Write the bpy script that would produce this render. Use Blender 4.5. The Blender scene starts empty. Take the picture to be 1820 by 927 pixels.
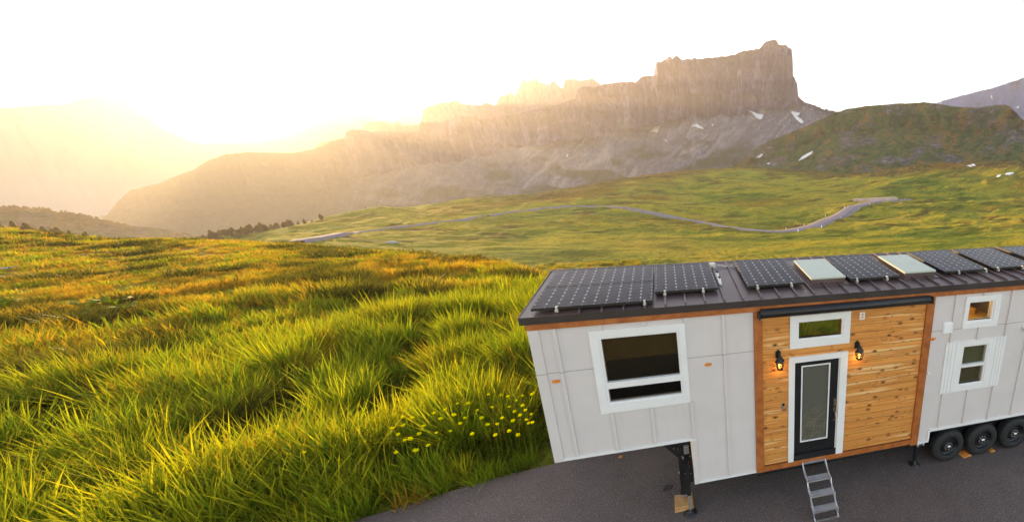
import bpy, bmesh, math, random
import numpy as np
from mathutils import Vector, Matrix, Euler
from mathutils.bvhtree import BVHTree
random.seed(5); rng = np.random.default_rng(5)
R = math.radians
C = bpy.context.scene.collection
SC = bpy.context.scene

# ------------------------------------------------------------------ camera
CAM = np.array([2.0193, -6.0421, 5.7903]); YAW = R(15.3575); PITCH = R(18.3354)
FPX, PPX, PPY = 712.485, 1385.0, 557.0           # focal length and principal point in photo pixels (1820 wide)
cd = bpy.data.cameras.new('camera'); cam = bpy.data.objects.new('camera', cd); C.objects.link(cam)
cam.location = CAM; cam.rotation_euler = (R(90) - PITCH, 0, -YAW)
cd.sensor_width = 36; cd.lens = FPX / 1820 * 36
cd.shift_x = -(PPX - 910) / 1820; cd.shift_y = (PPY - 463.5) / 1820
cd.clip_start = 0.1; cd.clip_end = 30000
SC.camera = cam

# ------------------------------------------------------------------ light
SUN_AZ, SUN_EL = -34.3, 6.3                     # degrees, azimuth clockwise from +Y
w = bpy.data.worlds.new('World'); SC.world = w; w.use_nodes = True
wn = w.node_tree; bg = wn.nodes['Background']
sky = wn.nodes.new('ShaderNodeTexSky'); sky.sky_type = 'NISHITA'; sky.sun_disc = False; sky.altitude = 1800
sky.sun_elevation = R(SUN_EL); sky.sun_rotation = R(SUN_AZ)
sky.air_density = 1.0; sky.dust_density = 0.2; sky.ozone_density = 1.0
wn.links.new(sky.outputs[0], bg.inputs[0]); bg.inputs[1].default_value = 0.15
sd = bpy.data.lights.new('sun', 'SUN'); sd.energy = 5.0; sd.angle = R(0.5); sd.color = (1.0, 0.76, 0.40)
so = bpy.data.objects.new('sun', sd); C.objects.link(so)
sdir = Vector((math.sin(R(SUN_AZ)) * math.cos(R(SUN_EL)), math.cos(R(SUN_AZ)) * math.cos(R(SUN_EL)), math.sin(R(SUN_EL))))
so.rotation_euler = sdir.to_track_quat('Z', 'Y').to_euler()
SC.view_settings.view_transform = 'Standard'; SC.view_settings.look = 'None'
SC.view_settings.exposure = 2.3; SC.view_settings.use_white_balance = True; SC.view_settings.white_balance_temperature = 8100; SC.view_settings.white_balance_tint = 20; SC.view_settings.gamma = 1; SC.view_settings.use_curve_mapping = False
SC.cycles.max_bounces = 8; SC.cycles.transparent_max_bounces = 12; SC.cycles.volume_bounces = 0
SC.cycles.use_denoising = True
HAZE_DENSITY = 2.2e-4; HAZE_COL = (0.78, 0.73, 0.71, 1); HAZE_G = 0.45

# ------------------------------------------------------------------ helpers
def pang(px, py):
    """azimuth (clockwise from +Y) and tan(elevation) of the sight line through photo pixel px,py"""
    px = np.asarray(px, float); py = np.asarray(py, float)
    x = (px - PPX) / FPX; y = (py - PPY) / FPX
    fwd = math.cos(PITCH) - y * math.sin(PITCH); up = -y * math.cos(PITCH) - math.sin(PITCH)
    return np.arctan2(x, fwd) + YAW, up / np.hypot(x, fwd)
def pix(px, py, r):
    a, t = pang(px, py)
    return np.array([CAM[0] + r * math.sin(a), CAM[1] + r * math.cos(a), CAM[2] + r * t])

def hash2(i, j, s):
    n = (i.astype(np.int64) * 374761393 + j.astype(np.int64) * 668265263 + s * 144665) & 0xffffffff
    n = ((n ^ (n >> 13)) * 1274126177) & 0xffffffff
    return ((n ^ (n >> 16)) & 0xffff) / 65535.0
def vnoise(x, y, s=0):
    x = np.asarray(x, float); y = np.asarray(y, float)
    i = np.floor(x); j = np.floor(y); u = x - i; v = y - j
    u = u * u * u * (u * (u * 6 - 15) + 10); v = v * v * v * (v * (v * 6 - 15) + 10)
    i = i.astype(np.int64); j = j.astype(np.int64)
    a = hash2(i, j, s); b = hash2(i + 1, j, s); c = hash2(i, j + 1, s); d = hash2(i + 1, j + 1, s)
    return (a + (b - a) * u + (c - a) * v + (a - b - c + d) * u * v) * 2 - 1
def fbm(x, y, o=4, s=0, g=0.5, ridged=False):
    t = 0; a = 1; n = 0
    for k in range(o):
        q = vnoise(x * 2 ** k + 17.3 * k, y * 2 ** k - 9.1 * k, s + k)
        if ridged: q = 1 - 2 * np.abs(q)
        t = t + a * q; n += a; a *= g
    return t / n
def sstep(a, b, x):
    t = np.clip((x - a) / (b - a), 0, 1); return t * t * (3 - 2 * t)

def meta(o, label=None, cat=None, group=None, kind=None):
    if label: o['label'] = label
    if cat: o['category'] = cat
    if group: o['group'] = group
    if kind: o['kind'] = kind
    return o
def link(name, me, mat, parent=None):
    o = bpy.data.objects.new(name, me); C.objects.link(o)
    if mat is not None:
        for m in (mat if isinstance(mat, (list, tuple)) else [mat]): me.materials.append(m)
    if parent is not None: o.parent = parent
    return o
def empty(name, loc=(0, 0, 0)):
    o = bpy.data.objects.new(name, None); C.objects.link(o); o.location = loc; o.empty_display_size = .2
    return o
def grid_mesh(name, V, flip=False):
    """V: (rows, cols, 3)"""
    n, m = V.shape[:2]; idx = np.arange(n * m).reshape(n, m)
    q = np.stack([idx[:-1, :-1], idx[:-1, 1:], idx[1:, 1:], idx[1:, :-1]], -1).reshape(-1, 4)
    if flip: q = q[:, ::-1]
    me = bpy.data.meshes.new(name); me.vertices.add(n * m); me.vertices.foreach_set('co', V.reshape(-1).astype(np.float32))
    me.loops.add(q.size); me.loops.foreach_set('vertex_index', q.reshape(-1).astype(np.int32))
    me.polygons.add(len(q)); me.polygons.foreach_set('loop_start', (np.arange(len(q)) * 4).astype(np.int32))
    me.update(calc_edges=True); me.polygons.foreach_set('use_smooth', np.ones(len(q), bool)); me.validate()
    return me
class MB:
    """collects boxes, bars, tubes, prisms in one bmesh"""
    def __init__(s): s.b = bmesh.new()
    def box(s, x0, x1, y0, y1, z0, z1, M=None, mi=0):
        vs = [s.b.verts.new(Vector((x, y, z)) if M is None else M @ Vector((x, y, z))) for x in (x0, x1) for y in (y0, y1) for z in (z0, z1)]
        for f in ((0, 1, 3, 2), (4, 6, 7, 5), (0, 4, 5, 1), (2, 3, 7, 6), (0, 2, 6, 4), (1, 5, 7, 3)):
            s.b.faces.new([vs[k] for k in f]).material_index = mi
        return s
    def prism(s, pts, d, mi=0):
        d = Vector(d); a = [s.b.verts.new(Vector(p)) for p in pts]; b = [s.b.verts.new(Vector(p) + d) for p in pts]
        s.b.faces.new(a[::-1]).material_index = mi; s.b.faces.new(b).material_index = mi
        for i in range(len(a)):
            j = (i + 1) % len(a); s.b.faces.new((a[i], a[j], b[j], b[i])).material_index = mi
        return s
    def bar(s, p, q, w, h=None, up=(0, 0, 1), mi=0):
        p = Vector(p); q = Vector(q); d = (q - p); L = d.length; d.normalize(); h = h or w
        x = d.cross(Vector(up))
        if x.length < 1e-4: x = d.cross(Vector((1, 0, 0)))
        x.normalize(); z = x.cross(d)
        M = Matrix((x, d, z)).transposed().to_4x4(); M.translation = p
        return s.box(-w / 2, w / 2, 0, L, -h / 2, h / 2, M, mi)
    def ring(s, c, ax, prof, n=24, mi=0, close=True):
        """revolve prof [(r, h)] about axis ax through c"""
        c = Vector(c); ax = Vector(ax).normalized(); u = ax.orthogonal().normalized(); v = ax.cross(u)
        rows = []
        for r, h in prof:
            rows.append([s.b.verts.new(c + ax * h + (u * math.cos(2 * math.pi * k / n) + v * math.sin(2 * math.pi * k / n)) * max(r, 1e-4)) for k in range(n)])
        for a, b in zip(rows[:-1], rows[1:]):
            for k in range(n):
                f = s.b.faces.new((a[k], a[(k + 1) % n], b[(k + 1) % n], b[k])); f.smooth = True; f.material_index = mi
        if close:
            s.b.faces.new(rows[0][::-1]).material_index = mi; s.b.faces.new(rows[-1]).material_index = mi
        return s
    def tube(s, p, q, r, r2=None, n=12, mi=0):
        p = Vector(p); q = Vector(q); return s.ring(p, q - p, [(r, 0), (r if r2 is None else r2, (q - p).length)], n, mi)
    def build(s, name, mat, parent=None, bevel=0, rot=None):
        bmesh.ops.recalc_face_normals(s.b, faces=s.b.faces)
        me = bpy.data.meshes.new(name); s.b.to_mesh(me); s.b.free()
        o = link(name, me, mat, parent)
        if bevel:
            md = o.modifiers.new('bevel', 'BEVEL'); md.width = bevel; md.segments = 2; md.limit_method = 'ANGLE'
        return o

# ------------------------------------------------------------------ materials
class NT:
    def __init__(s, name):
        s.m = bpy.data.materials.new(name); s.m.use_nodes = True; s.t = s.m.node_tree; s.n = s.t.nodes
        s.p = s.n['Principled BSDF']; s.out = s.n['Material Output']; s.tc = None
    def new(s, typ, **kw):
        nd = s.n.new(typ)
        for k, v in kw.items(): setattr(nd, k, v)
        return nd
    def L(s, a, b): s.t.links.new(a, b)
    def put(s, sock, v):
        if hasattr(v, 'is_output') or isinstance(v, bpy.types.NodeSocket): s.L(v, sock)
        elif isinstance(v, (tuple, list)): sock.default_value = (tuple(v) + (1,))[:len(sock.default_value)] if len(v) < len(sock.default_value) else tuple(v)
        elif sock.type == 'RGBA': sock.default_value = (v, v, v, 1)
        else: sock.default_value = v
    def co(s, kind='Object'):
        if s.tc is None: s.tc = s.new('ShaderNodeTexCoord')
        return s.tc.outputs[kind]
    def pos(s): return s.new('ShaderNodeNewGeometry').outputs['Position']
    def map(s, v, scale=(1, 1, 1), rot=(0, 0, 0), loc=(0, 0, 0)):
        n = s.new('ShaderNodeMapping'); s.L(v, n.inputs[0]); n.inputs['Scale'].default_value = scale; n.inputs['Rotation'].default_value = rot; n.inputs['Location'].default_value = loc
        return n.outputs[0]
    def noise(s, v, scale, detail=4, rough=.55, dist=0):
        n = s.new('ShaderNodeTexNoise'); s.L(v, n.inputs['Vector']); n.inputs['Scale'].default_value = scale; n.inputs['Detail'].default_value = detail
        n.inputs['Roughness'].default_value = rough; n.inputs['Distortion'].default_value = dist
        return n.outputs[0]
    def voro(s, v, scale, feat='F1', out='Distance', rnd=1):
        n = s.new('ShaderNodeTexVoronoi', feature=feat); s.L(v, n.inputs['Vector']); n.inputs['Scale'].default_value = scale; n.inputs['Randomness'].default_value = rnd
        return n.outputs[out]
    def ramp(s, f, stops, interp='LINEAR'):
        n = s.new('ShaderNodeValToRGB'); s.L(f, n.inputs[0]); cr = n.color_ramp; cr.interpolation = interp
        while len(cr.elements) < len(stops): cr.elements.new(.5)
        for e, (p, c) in zip(cr.elements, stops):
            e.position = p; e.color = (c, c, c, 1) if isinstance(c, (int, float)) else (tuple(c) + (1,))[:4]
        return n.outputs[0]
    def mix(s, f, a, b, mode='MIX'):
        n = s.new('ShaderNodeMix', data_type='RGBA', blend_type=mode)
        s.put(n.inputs[0], f); s.put(n.inputs[6], a); s.put(n.inputs[7], b); return n.outputs[2]
    def math(s, op, a, b=0.0, clamp=False):
        n = s.new('ShaderNodeMath', operation=op, use_clamp=clamp); s.put(n.inputs[0], a); s.put(n.inputs[1], b); return n.outputs[0]
    def sep(s, v):
        n = s.new('ShaderNodeSeparateXYZ'); s.L(v, n.inputs[0]); return n.outputs
    def attr(s, name, out='Fac'): return s.new('ShaderNodeAttribute', attribute_name=name).outputs[out]
    def bump(s, h, strength=.5, dist=.01):
        n = s.new('ShaderNodeBump'); n.inputs['Strength'].default_value = strength; n.inputs['Distance'].default_value = dist
        s.L(h, n.inputs['Height']); s.L(n.outputs[0], s.p.inputs['Normal'])
    def base(s, c, rough=.6, metal=0, spec=None):
        s.put(s.p.inputs['Base Color'], c); s.put(s.p.inputs['Roughness'], rough); s.p.inputs['Metallic'].default_value = metal
        if spec is not None: s.p.inputs['Specular IOR Level'].default_value = spec
        return s
def plain(name, c, rough=.5, metal=0, var=.12, scale=6, bump=0, spec=None):
    t = NT(name); v = t.co('Object'); n = t.noise(v, scale, 5)
    col = t.mix(t.ramp(n, [(.3, 0), (.7, 1)]), tuple(x * (1 - var) for x in c), tuple(min(1, x * (1 + var)) for x in c))
    t.base(col, t.ramp(n, [(.2, max(0, rough - .08)), (.8, min(1, rough + .08))]), metal, spec)
    if bump: t.bump(t.noise(v, scale * 20, 3), .5, bump)
    return t.m

M = {}
M['white'] = plain('white_paint', (.82, .80, .79), .45, var=.04, scale=3, bump=.001)
M['black_metal'] = plain('black_metal', (.012, .012, .014), .42, 0, .3)
M['aluminium'] = plain('aluminium', (.62, .60, .60), .38, .85, .12, 12)
M['roof_metal'] = plain('brown_roof_metal', (.115, .070, .068), .38, .15, .12, 1.6, spec=.6)
M['eave_metal'] = plain('dark_eave_metal', (.042, .030, .028), .42, .1, .15, 2)
M['rubber'] = plain('tyre_rubber', (.016, .016, .017), .72, 0, .3, 14, .002)
M['rim'] = plain('rim_paint', (.012, .012, .013), .35, .2, .3)
M['chrome'] = plain('chrome', (.7, .7, .72), .2, 1, .05)
M['brass'] = plain('brushed_nickel', (.36, .27, .19), .35, .9, .2, 30)
M['amber'] = plain('amber_lens', (.85, .24, .02), .3, 0, .1)
M['raw_wood'] = plain('raw_pine', (.62, .32, .12), .7, 0, .25, 8, .002)
M['chock'] = plain('orange_chock', (.75, .27, .06), .6, 0, .2, 10)
M['door_black'] = plain('door_black', (.012, .012, .013), .33, 0, .2, 3)
M['skylight'] = plain('skylight_lens', (.50, .54, .44), .35, 0, .06, 3)
M['interior'] = plain('interior_board', (.20, .16, .12), .8, 0, .15, 2)
M['interior_dark'] = plain('interior_dark', (.05, .04, .032), .8, 0, .2, 2)
M['loft_yellow'] = plain('loft_pine', (.70, .42, .12), .6, 0, .2, 4)
M['concrete'] = plain('weathered_stone', (.4, .38, .34), .8, 0, .2, 3)
M['post_white'] = plain('post_white', (.8, .8, .76), .5)
M['blue'] = plain('blue_sheet', (.06, .16, .5), .5)

def m_siding():
    t = NT('grey_siding'); v = t.co('Object')
    n1 = t.noise(t.map(v, (.7, .7, 1)), 2.2, 5); fine = t.noise(v, 170, 2)
    # dust streaks run down the boards
    st = t.noise(t.map(v, (9, 9, .7)), 1.5, 4)
    c = t.mix(t.ramp(n1, [(.3, 0), (.7, 1)]), (.64, .575, .56), (.70, .63, .615))
    c = t.mix(t.ramp(st, [(.55, 0), (.8, .16)]), c, (.43, .40, .385))
    c = t.mix(t.ramp(fine, [(.35, 0), (.65, .22)]), c, (.76, .69, .68))
    # painted-over joint between the sheets
    z = t.sep(v)[2]; j = t.math('LESS_THAN', t.math('ABSOLUTE', t.math('SUBTRACT', z, 3.095)), .0045)
    c = t.mix(j, c, (.23, .21, .21))
    t.base(c, .62); t.bump(t.noise(t.map(v, (1, 1, .3)), 120, 4), .5, .003); return t.m
M['siding'] = m_siding()
def m_cedar(name, knots=True, base=None):
    t = NT(name); v = t.co('Object'); x, y, z = t.sep(v)
    pl = t.math('FLOOR', t.math('DIVIDE', z, .1405))
    fr = t.math('FRACT', t.math('DIVIDE', z, .1405))
    # boards are butt-jointed along their run
    xo = t.math('MULTIPLY', t.new('ShaderNodeTexWhiteNoise', noise_dimensions='1D').outputs[0], 1)
    wn_ = t.new('ShaderNodeTexWhiteNoise', noise_dimensions='1D'); t.L(pl, wn_.inputs['W'])
    off = t.math('MULTIPLY', wn_.outputs[0], 37.0)
    cmb = t.new('ShaderNodeCombineXYZ'); t.L(t.math('ADD', x, off), cmb.inputs[0]); t.L(z, cmb.inputs[2]); t.L(off, cmb.inputs[1])
    pv = cmb.outputs[0]
    grain = t.noise(t.map(pv, (1.1, 1, 26)), 1.0, 6, .6, .6)
    grain2 = t.noise(t.map(pv, (3, 1, 120)), 1.0, 4, .6, .3)
    sap = t.noise(t.map(pv, (.55, 1, 9)), 1.0, 3, .5, .5)
    c = t.ramp(grain, [(.25, (.56, .17, .03)), (.5, (.80, .30, .065)), (.75, (.90, .42, .11))])
    c = t.mix(t.ramp(wn_.outputs[0], [(0, 0), (1, .5)]), c, (.52, .20, .05))
    c = t.mix(t.ramp(sap, [(.58, 0), (.66, .75)]), c, (.95, .60, .27))
    c = t.mix(t.ramp(grain2, [(.5, 0), (.8, .35)]), c, (.33, .11, .025))
    # knots
    kv = t.map(pv, (4.2, 1, 7.1)); kn = t.new('ShaderNodeTexNoise'); kn.inputs['Scale'].default_value = 3.0; t.L(kv, kn.inputs['Vector'])
    kd = t.voro(t.mix(.06, kv, kn.outputs[1], 'ADD'), 1.0)
    c = t.mix(t.ramp(kd, [(.14, .85), (.30, 0)]), c, (.34, .11, .028))
    c = t.mix(t.ramp(kd, [(.07, 1), (.12, 0)]), c, (.045, .014, .006))
    kd2 = t.voro(t.map(pv, (9.5, 1, 9.0), loc=(3, 0, 5)), 1.0)
    c = t.mix(t.ramp(kd2, [(.08, .9), (.13, 0)]), c, (.10, .03, .01))
    gap = t.math('LESS_THAN', fr, .035)
    c = t.mix(gap, c, (.10, .04, .015))
    t.base(c, .48); h = t.mix(gap, t.ramp(grain2, [(.2, .5), (.8, .62)]), 0.0); t.bump(h, .6, .006); return t.m
M['cedar'] = m_cedar('cedar_planks')
def m_stain():
    t = NT('orange_stained_cedar'); v = t.co('Object')
    g = t.noise(t.map(v, (1.2, 6, 1.2)), 6, 5); g2 = t.noise(t.map(v, (5, 5, 1)), 9, 4)
    c = t.ramp(g, [(.25, (.30, .072, .016)), (.55, (.46, .13, .03)), (.8, (.56, .19, .05))])
    c = t.mix(t.ramp(g2, [(.62, 0), (.8, .4)]), c, (.18, .045, .012))
    t.base(c, .45); t.bump(g2, .3, .003); return t.m
M['stain'] = m_stain()
def m_glass(name, tint, op):
    t = NT(name); tr = t.new('ShaderNodeBsdfTransparent'); tr.inputs[0].default_value = tint + (1,)
    gl = t.new('ShaderNodeBsdfGlossy'); gl.inputs['Roughness'].default_value = .02
    fq = t.new('ShaderNodeFresnel'); fq.inputs[0].default_value = op; bk = t.new('ShaderNodeNewGeometry'); fr = t.math('MULTIPLY', fq.outputs[0], t.math('SUBTRACT', 1.0, bk.outputs['Backfacing'])).node
    mx = t.new('ShaderNodeMixShader'); t.L(fr.outputs[0], mx.inputs[0]); t.L(tr.outputs[0], mx.inputs[1]); t.L(gl.outputs[0], mx.inputs[2])
    t.L(mx.outputs[0], t.out.inputs[0]); return t.m
M['glass'] = m_glass('window_glass', (.80, .80, .72), 1.5)
M['glass_dark'] = m_glass('tinted_window_glass', (.74, .68, .55), 1.5)
def m_doorglass():
    t = NT('painted_reflection_glass'); v = t.co('Object')
    # woven blinds texture above, reflection of herringbone pavers painted below
    n = t.noise(t.map(v, (120, 1, 190)), 1, 3)
    br = t.new('ShaderNodeTexBrick'); t.L(t.map(v, (1, 1, 1), (R(90), R(0), R(35))), br.inputs[0]); br.inputs['Scale'].default_value = 5
    br.inputs['Color1'].default_value = (.20, .18, .13, 1); br.inputs['Color2'].default_value = (.13, .12, .09, 1); br.inputs['Mortar'].default_value = (.06, .055, .045, 1)
    z = t.sep(v)[2]
    c = t.mix(t.ramp(z, [(0, 1), (1, 0)]), (.13, .125, .105), br.outputs[0])
    zf = t.math('MULTIPLY', t.math('SUBTRACT', 2.0, z), 2.2, True)
    c = t.mix(zf, (.12, .115, .095), br.outputs[0])
    c = t.mix(t.ramp(n, [(.4, 0), (.7, .5)]), c, (.06, .058, .048))
    t.base(c, .22); t.bump(n, .4, .003); return t.m
M['door_glass'] = m_doorglass()
def m_panel():
    """mono-crystalline cells: u,v from the panel's UV, one cell per unit"""
    t = NT('solar_cells'); uv = t.co('UV'); x, y, z = t.sep(uv)
    fx = t.math('ABSOLUTE', t.math('SUBTRACT', t.math('FRACT', x), .5)); fy = t.math('ABSOLUTE', t.math('SUBTRACT', t.math('FRACT', y), .5))
    dia = t.math('GREATER_THAN', t.math('ADD', fx, fy), .872)
    colline = t.math('GREATER_THAN', fx, .482)
    rowline = t.math('GREATER_THAN', fy, .487)
    bus = t.math('LESS_THAN', t.math('ABSOLUTE', t.math('SUBTRACT', fy, .25)), .012)
    nn = t.noise(t.map(t.co('Object'), (1.3, 1.3, 1)), 1.5, 3)
    c = t.mix(t.ramp(nn, [(.35, 0), (.7, 1)]), (.016, .009, .013), (.034, .022, .030))
    c = t.mix(bus, c, (.16, .13, .13)); c = t.mix(rowline, c, (.05, .045, .05)); c = t.mix(colline, c, (.20, .18, .19)); c = t.mix(dia, c, (.66, .62, .62))
    t.base(c, .14, 0, .08); return t.m
M['cells'] = m_panel()
def m_asphalt():
    t = NT('asphalt'); v = t.co('Object')
    n = t.noise(v, .35, 5, .6); n2 = t.noise(v, 2.2, 5); f = t.noise(v, 34, 4, .8); s = t.voro(v, 24)
    c = t.mix(t.ramp(n, [(.3, 0), (.7, 1)]), (.150, .110, .098), (.190, .142, .128))
    c = t.mix(t.ramp(n2, [(.5, 0), (.75, .5)]), c, (.10, .085, .072))
    c = t.mix(t.ramp(f, [(.40, .85), (.56, 0)]), c, (.06, .045, .042))
    c = t.mix(t.ramp(s, [(.10, 1), (.20, 0)]), c, (.36, .30, .29))
    st = t.voro(v, .55); c = t.mix(t.ramp(st, [(.03, .6), (.10, 0)]), c, (.022, .018, .018))
    t.base(c, t.ramp(n2, [(.3, .7), (.8, .9)])); t.bump(f, .7, .006); return t.m
M['asphalt'] = m_asphalt()
def m_meadow():
    t = NT('meadow'); p = t.pos()
    big = t.noise(t.map(p, (1, 1, .3)), .012, 5, .6); mid = t.noise(t.map(p, (.8, 2.0, 1)), .040, 5, .55, .5); fine = t.noise(p, .9, 6, .7); tuft = t.voro(p, .42)
    m2 = t.noise(t.map(p, (1, 1.9, 1)), .22, 6, .7, .6)
    c = t.ramp(big, [(.36, (.17, .25, .038)), (.5, (.38, .36, .052)), (.64, (.54, .38, .066))])
    c = t.mix(t.ramp(mid, [(.48, 0), (.62, .7)]), c, (.64, .47, .05))
    c = t.mix(t.ramp(mid, [(.34, .7), (.47, 0)]), c, (.060, .095, .014))
    c = t.mix(t.attr('shade_heath'), c, t.ramp(m2, [(.38, (.085, .080, .022)), (.5, (.16, .115, .035)), (.62, (.27, .15, .045))]))  # olive-brown paints the shaded bank, fainter in random patches
    c = t.mix(t.ramp(m2, [(.50, 0), (.62, .4)]), c, (.46, .34, .05)); c = t.mix(t.ramp(m2, [(.36, .5), (.46, 0)]), c, (.040, .045, .008))
    c = t.mix(t.ramp(fine, [(.54, 0), (.68, .35)]), c, (.07, .075, .012))
    c = t.mix(t.ramp(tuft, [(.10, .55), (.28, 0)]), c, (.045, .035, .010))
    # golden dry turf on the plateau rim
    c = t.mix(t.attr('dry'), c, t.ramp(fine, [(.38, (.14, .070, .014)), (.6, (.46, .23, .035))]))
    c = t.mix(t.attr('bare'), c, (.16, .085, .035))
    t.base(c, .95, 0, .02); t.bump(t.math('ADD', t.math('ADD', fine, t.math('MULTIPLY', m2, 3)), t.math('MULTIPLY', mid, 6)), 1.0, .9); return t.m
M['meadow'] = m_meadow()
def m_rock():
    t = NT('mountain_rock'); p = t.pos()
    st = t.noise(t.map(p, (1, 1, .16)), .030, 7, .68, .5); bl = t.noise(p, .006, 5); hz = t.noise(t.map(p, (.25, .25, 2.2)), .02, 5); fn = t.noise(p, .12, 6, .75)
    rock = t.ramp(st, [(.34, (.026, .015, .040)), (.46, (.11, .060, .135)), (.55, (.20, .120, .235)), (.68, (.42, .29, .44))])  # strong streak contrast paints relief shading into the rock colour
    ck = t.new('ShaderNodeTexVoronoi', feature='DISTANCE_TO_EDGE'); t.L(t.mix(.25, t.map(p, (1, 1, .22)), t.new('ShaderNodeTexNoise').outputs[1], 'MIX') if False else t.map(p, (1, 1, .2)), ck.inputs['Vector']); ck.inputs['Scale'].default_value = .014
    rock = t.mix(t.ramp(ck.outputs[0], [(.0, .75), (.07, 0)]), rock, (.05, .03, .04))  # shade in the clefts painted as dark crack lines
    rock = t.mix(t.ramp(hz, [(.5, 0), (.7, .4)]), rock, (.12, .075, .078))
    rock = t.mix(t.ramp(bl, [(.55, 0), (.7, .45)]), rock, (.36, .22, .18))
    scree = t.ramp(t.mix(.5, fn, st), [(.33, (.10, .08, .10)), (.47, (.20, .165, .20)), (.56, (.32, .27, .31)), (.66, (.58, .54, .60))])
    scree = t.mix(t.attr('streak'), scree, (.50, .42, .40))
    grass = t.ramp(fn, [(.3, (.06, .06, .022)), (.7, (.15, .12, .04))])
    c = t.mix(t.attr('talus'), rock, scree); c = t.mix(t.attr('green'), c, grass)
    t.base(c, .9, 0, .2); t.bump(t.math('ADD', st, t.math('MULTIPLY', fn, .6)), 1.0, 14); return t.m
M['rock'] = m_rock()
def m_hill():
    t = NT('alpine_hill'); p = t.pos()
    a = t.noise(p, .016, 6, .62, .3); f = t.noise(t.map(p, (1, 1, 1.8)), .10, 7, .72); st = t.voro(p, .16)
    sm = t.noise(p, .045, 6, .7, .6)
    c = t.ramp(a, [(.38, (.06, .115, .025)), (.52, (.10, .135, .030)), (.62, (.16, .135, .035)), (.72, (.28, .15, .04))])
    c = t.mix(t.ramp(sm, [(.50, 0), (.60, .75)]), c, (.30, .15, .045)); c = t.mix(t.ramp(sm, [(.38, .8), (.47, 0)]), c, (.035, .050, .014))
    c = t.mix(t.ramp(f, [(.50, 0), (.62, .8)]), c, (.030, .026, .012))
    rock = t.ramp(f, [(.35, (.035, .030, .036)), (.5, (.13, .11, .115)), (.65, (.36, .31, .32))])
    c = t.mix(t.math('MULTIPLY', t.attr('rocky'), t.ramp(sm, [(.42, .25), (.52, 1)])), c, rock)
    c = t.mix(t.ramp(st, [(.05, .5), (.10, 0)]), c, (.30, .28, .28))
    t.base(c, .9, 0, .2); t.bump(t.math('ADD', a, f), 1.0, 6); return t.m
M['hill'] = m_hill()
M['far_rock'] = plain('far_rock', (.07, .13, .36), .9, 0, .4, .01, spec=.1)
M['haze_pale_rock'] = plain('haze_pale_rock', (.52, .46, .40), .9, 0, .15, .004, spec=.02)  # haze put into the colour: lightened so the far range fades out
M['snow'] = plain('old_snow', (.85, .86, .90), .6, 0, .06, .2)
M['gravel'] = plain('pull_off_gravel', (.52, .37, .32), .95, 0, .2, .3, spec=.02)
M['road'] = plain('pale_road', (.30, .25, .27), .95, 0, .15, .3, spec=.02)
def m_blade(name, cols, trans=.58, tip=None):
    t = NT(name); oi = t.new('ShaderNodeObjectInfo'); u, v, _ = t.sep(t.co('UV')); rnd = t.attr('brnd')
    c1 = t.ramp(oi.outputs['Random'], cols)
    c = t.mix(t.math('MULTIPLY', rnd, .75), c1, tip or (.30, .30, .025))
    c = t.mix(t.ramp(v, [(.55, 0), (1, .5)]), c, (.40, .36, .03))
    t.base(c, .55, 0, .08); tr = t.new('ShaderNodeBsdfTranslucent'); t.L(t.mix(.55, c, t.mix(1.0, c, (1.5, 1.5, .7), 'MULTIPLY')), tr.inputs[0])
    mx = t.new('ShaderNodeMixShader'); mx.inputs[0].default_value = trans; t.L(t.p.outputs[0], mx.inputs[1]); t.L(tr.outputs[0], mx.inputs[2]); t.L(mx.outputs[0], t.out.inputs[0])
    return t.m
M['blade'] = m_blade('grass_blades', [(0, (.025, .085, .012)), (.35, (.10, .215, .018)), (.7, (.27, .36, .024)), (1, (.52, .44, .03))])
M['blade_dry'] = m_blade('dry_grass_blades', [(0, (.30, .17, .02)), (.4, (.50, .25, .028)), (.8, (.64, .36, .05)), (1, (.18, .14, .02))], .5, (.48, .27, .05))
M['blade_dark'] = m_blade('dark_tussock_blades', [(0, (.03, .045, .010)), (1, (.07, .07, .012))], .35, (.14, .10, .02))
M['blade_under'] = m_blade('undergrowth_blades', [(0, (.020, .055, .007)), (1, (.08, .12, .012))], .4, (.12, .14, .012))
M['leaf'] = m_blade('broad_leaf', [(0, (.09, .16, .012)), (1, (.16, .22, .015))], .5)
M['petal'] = m_blade('yellow_petals', [(0, (.80, .78, .004)), (1, (.85, .80, .006))], .4, (.85, .8, .01))
M['needle'] = m_blade('tree_foliage', [(0, (.15, .11, .04)), (1, (.24, .16, .055))], .4)
M['bark'] = plain('bark', (.10, .065, .04), .9, 0, .3, 6)
#SPLIT

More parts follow.
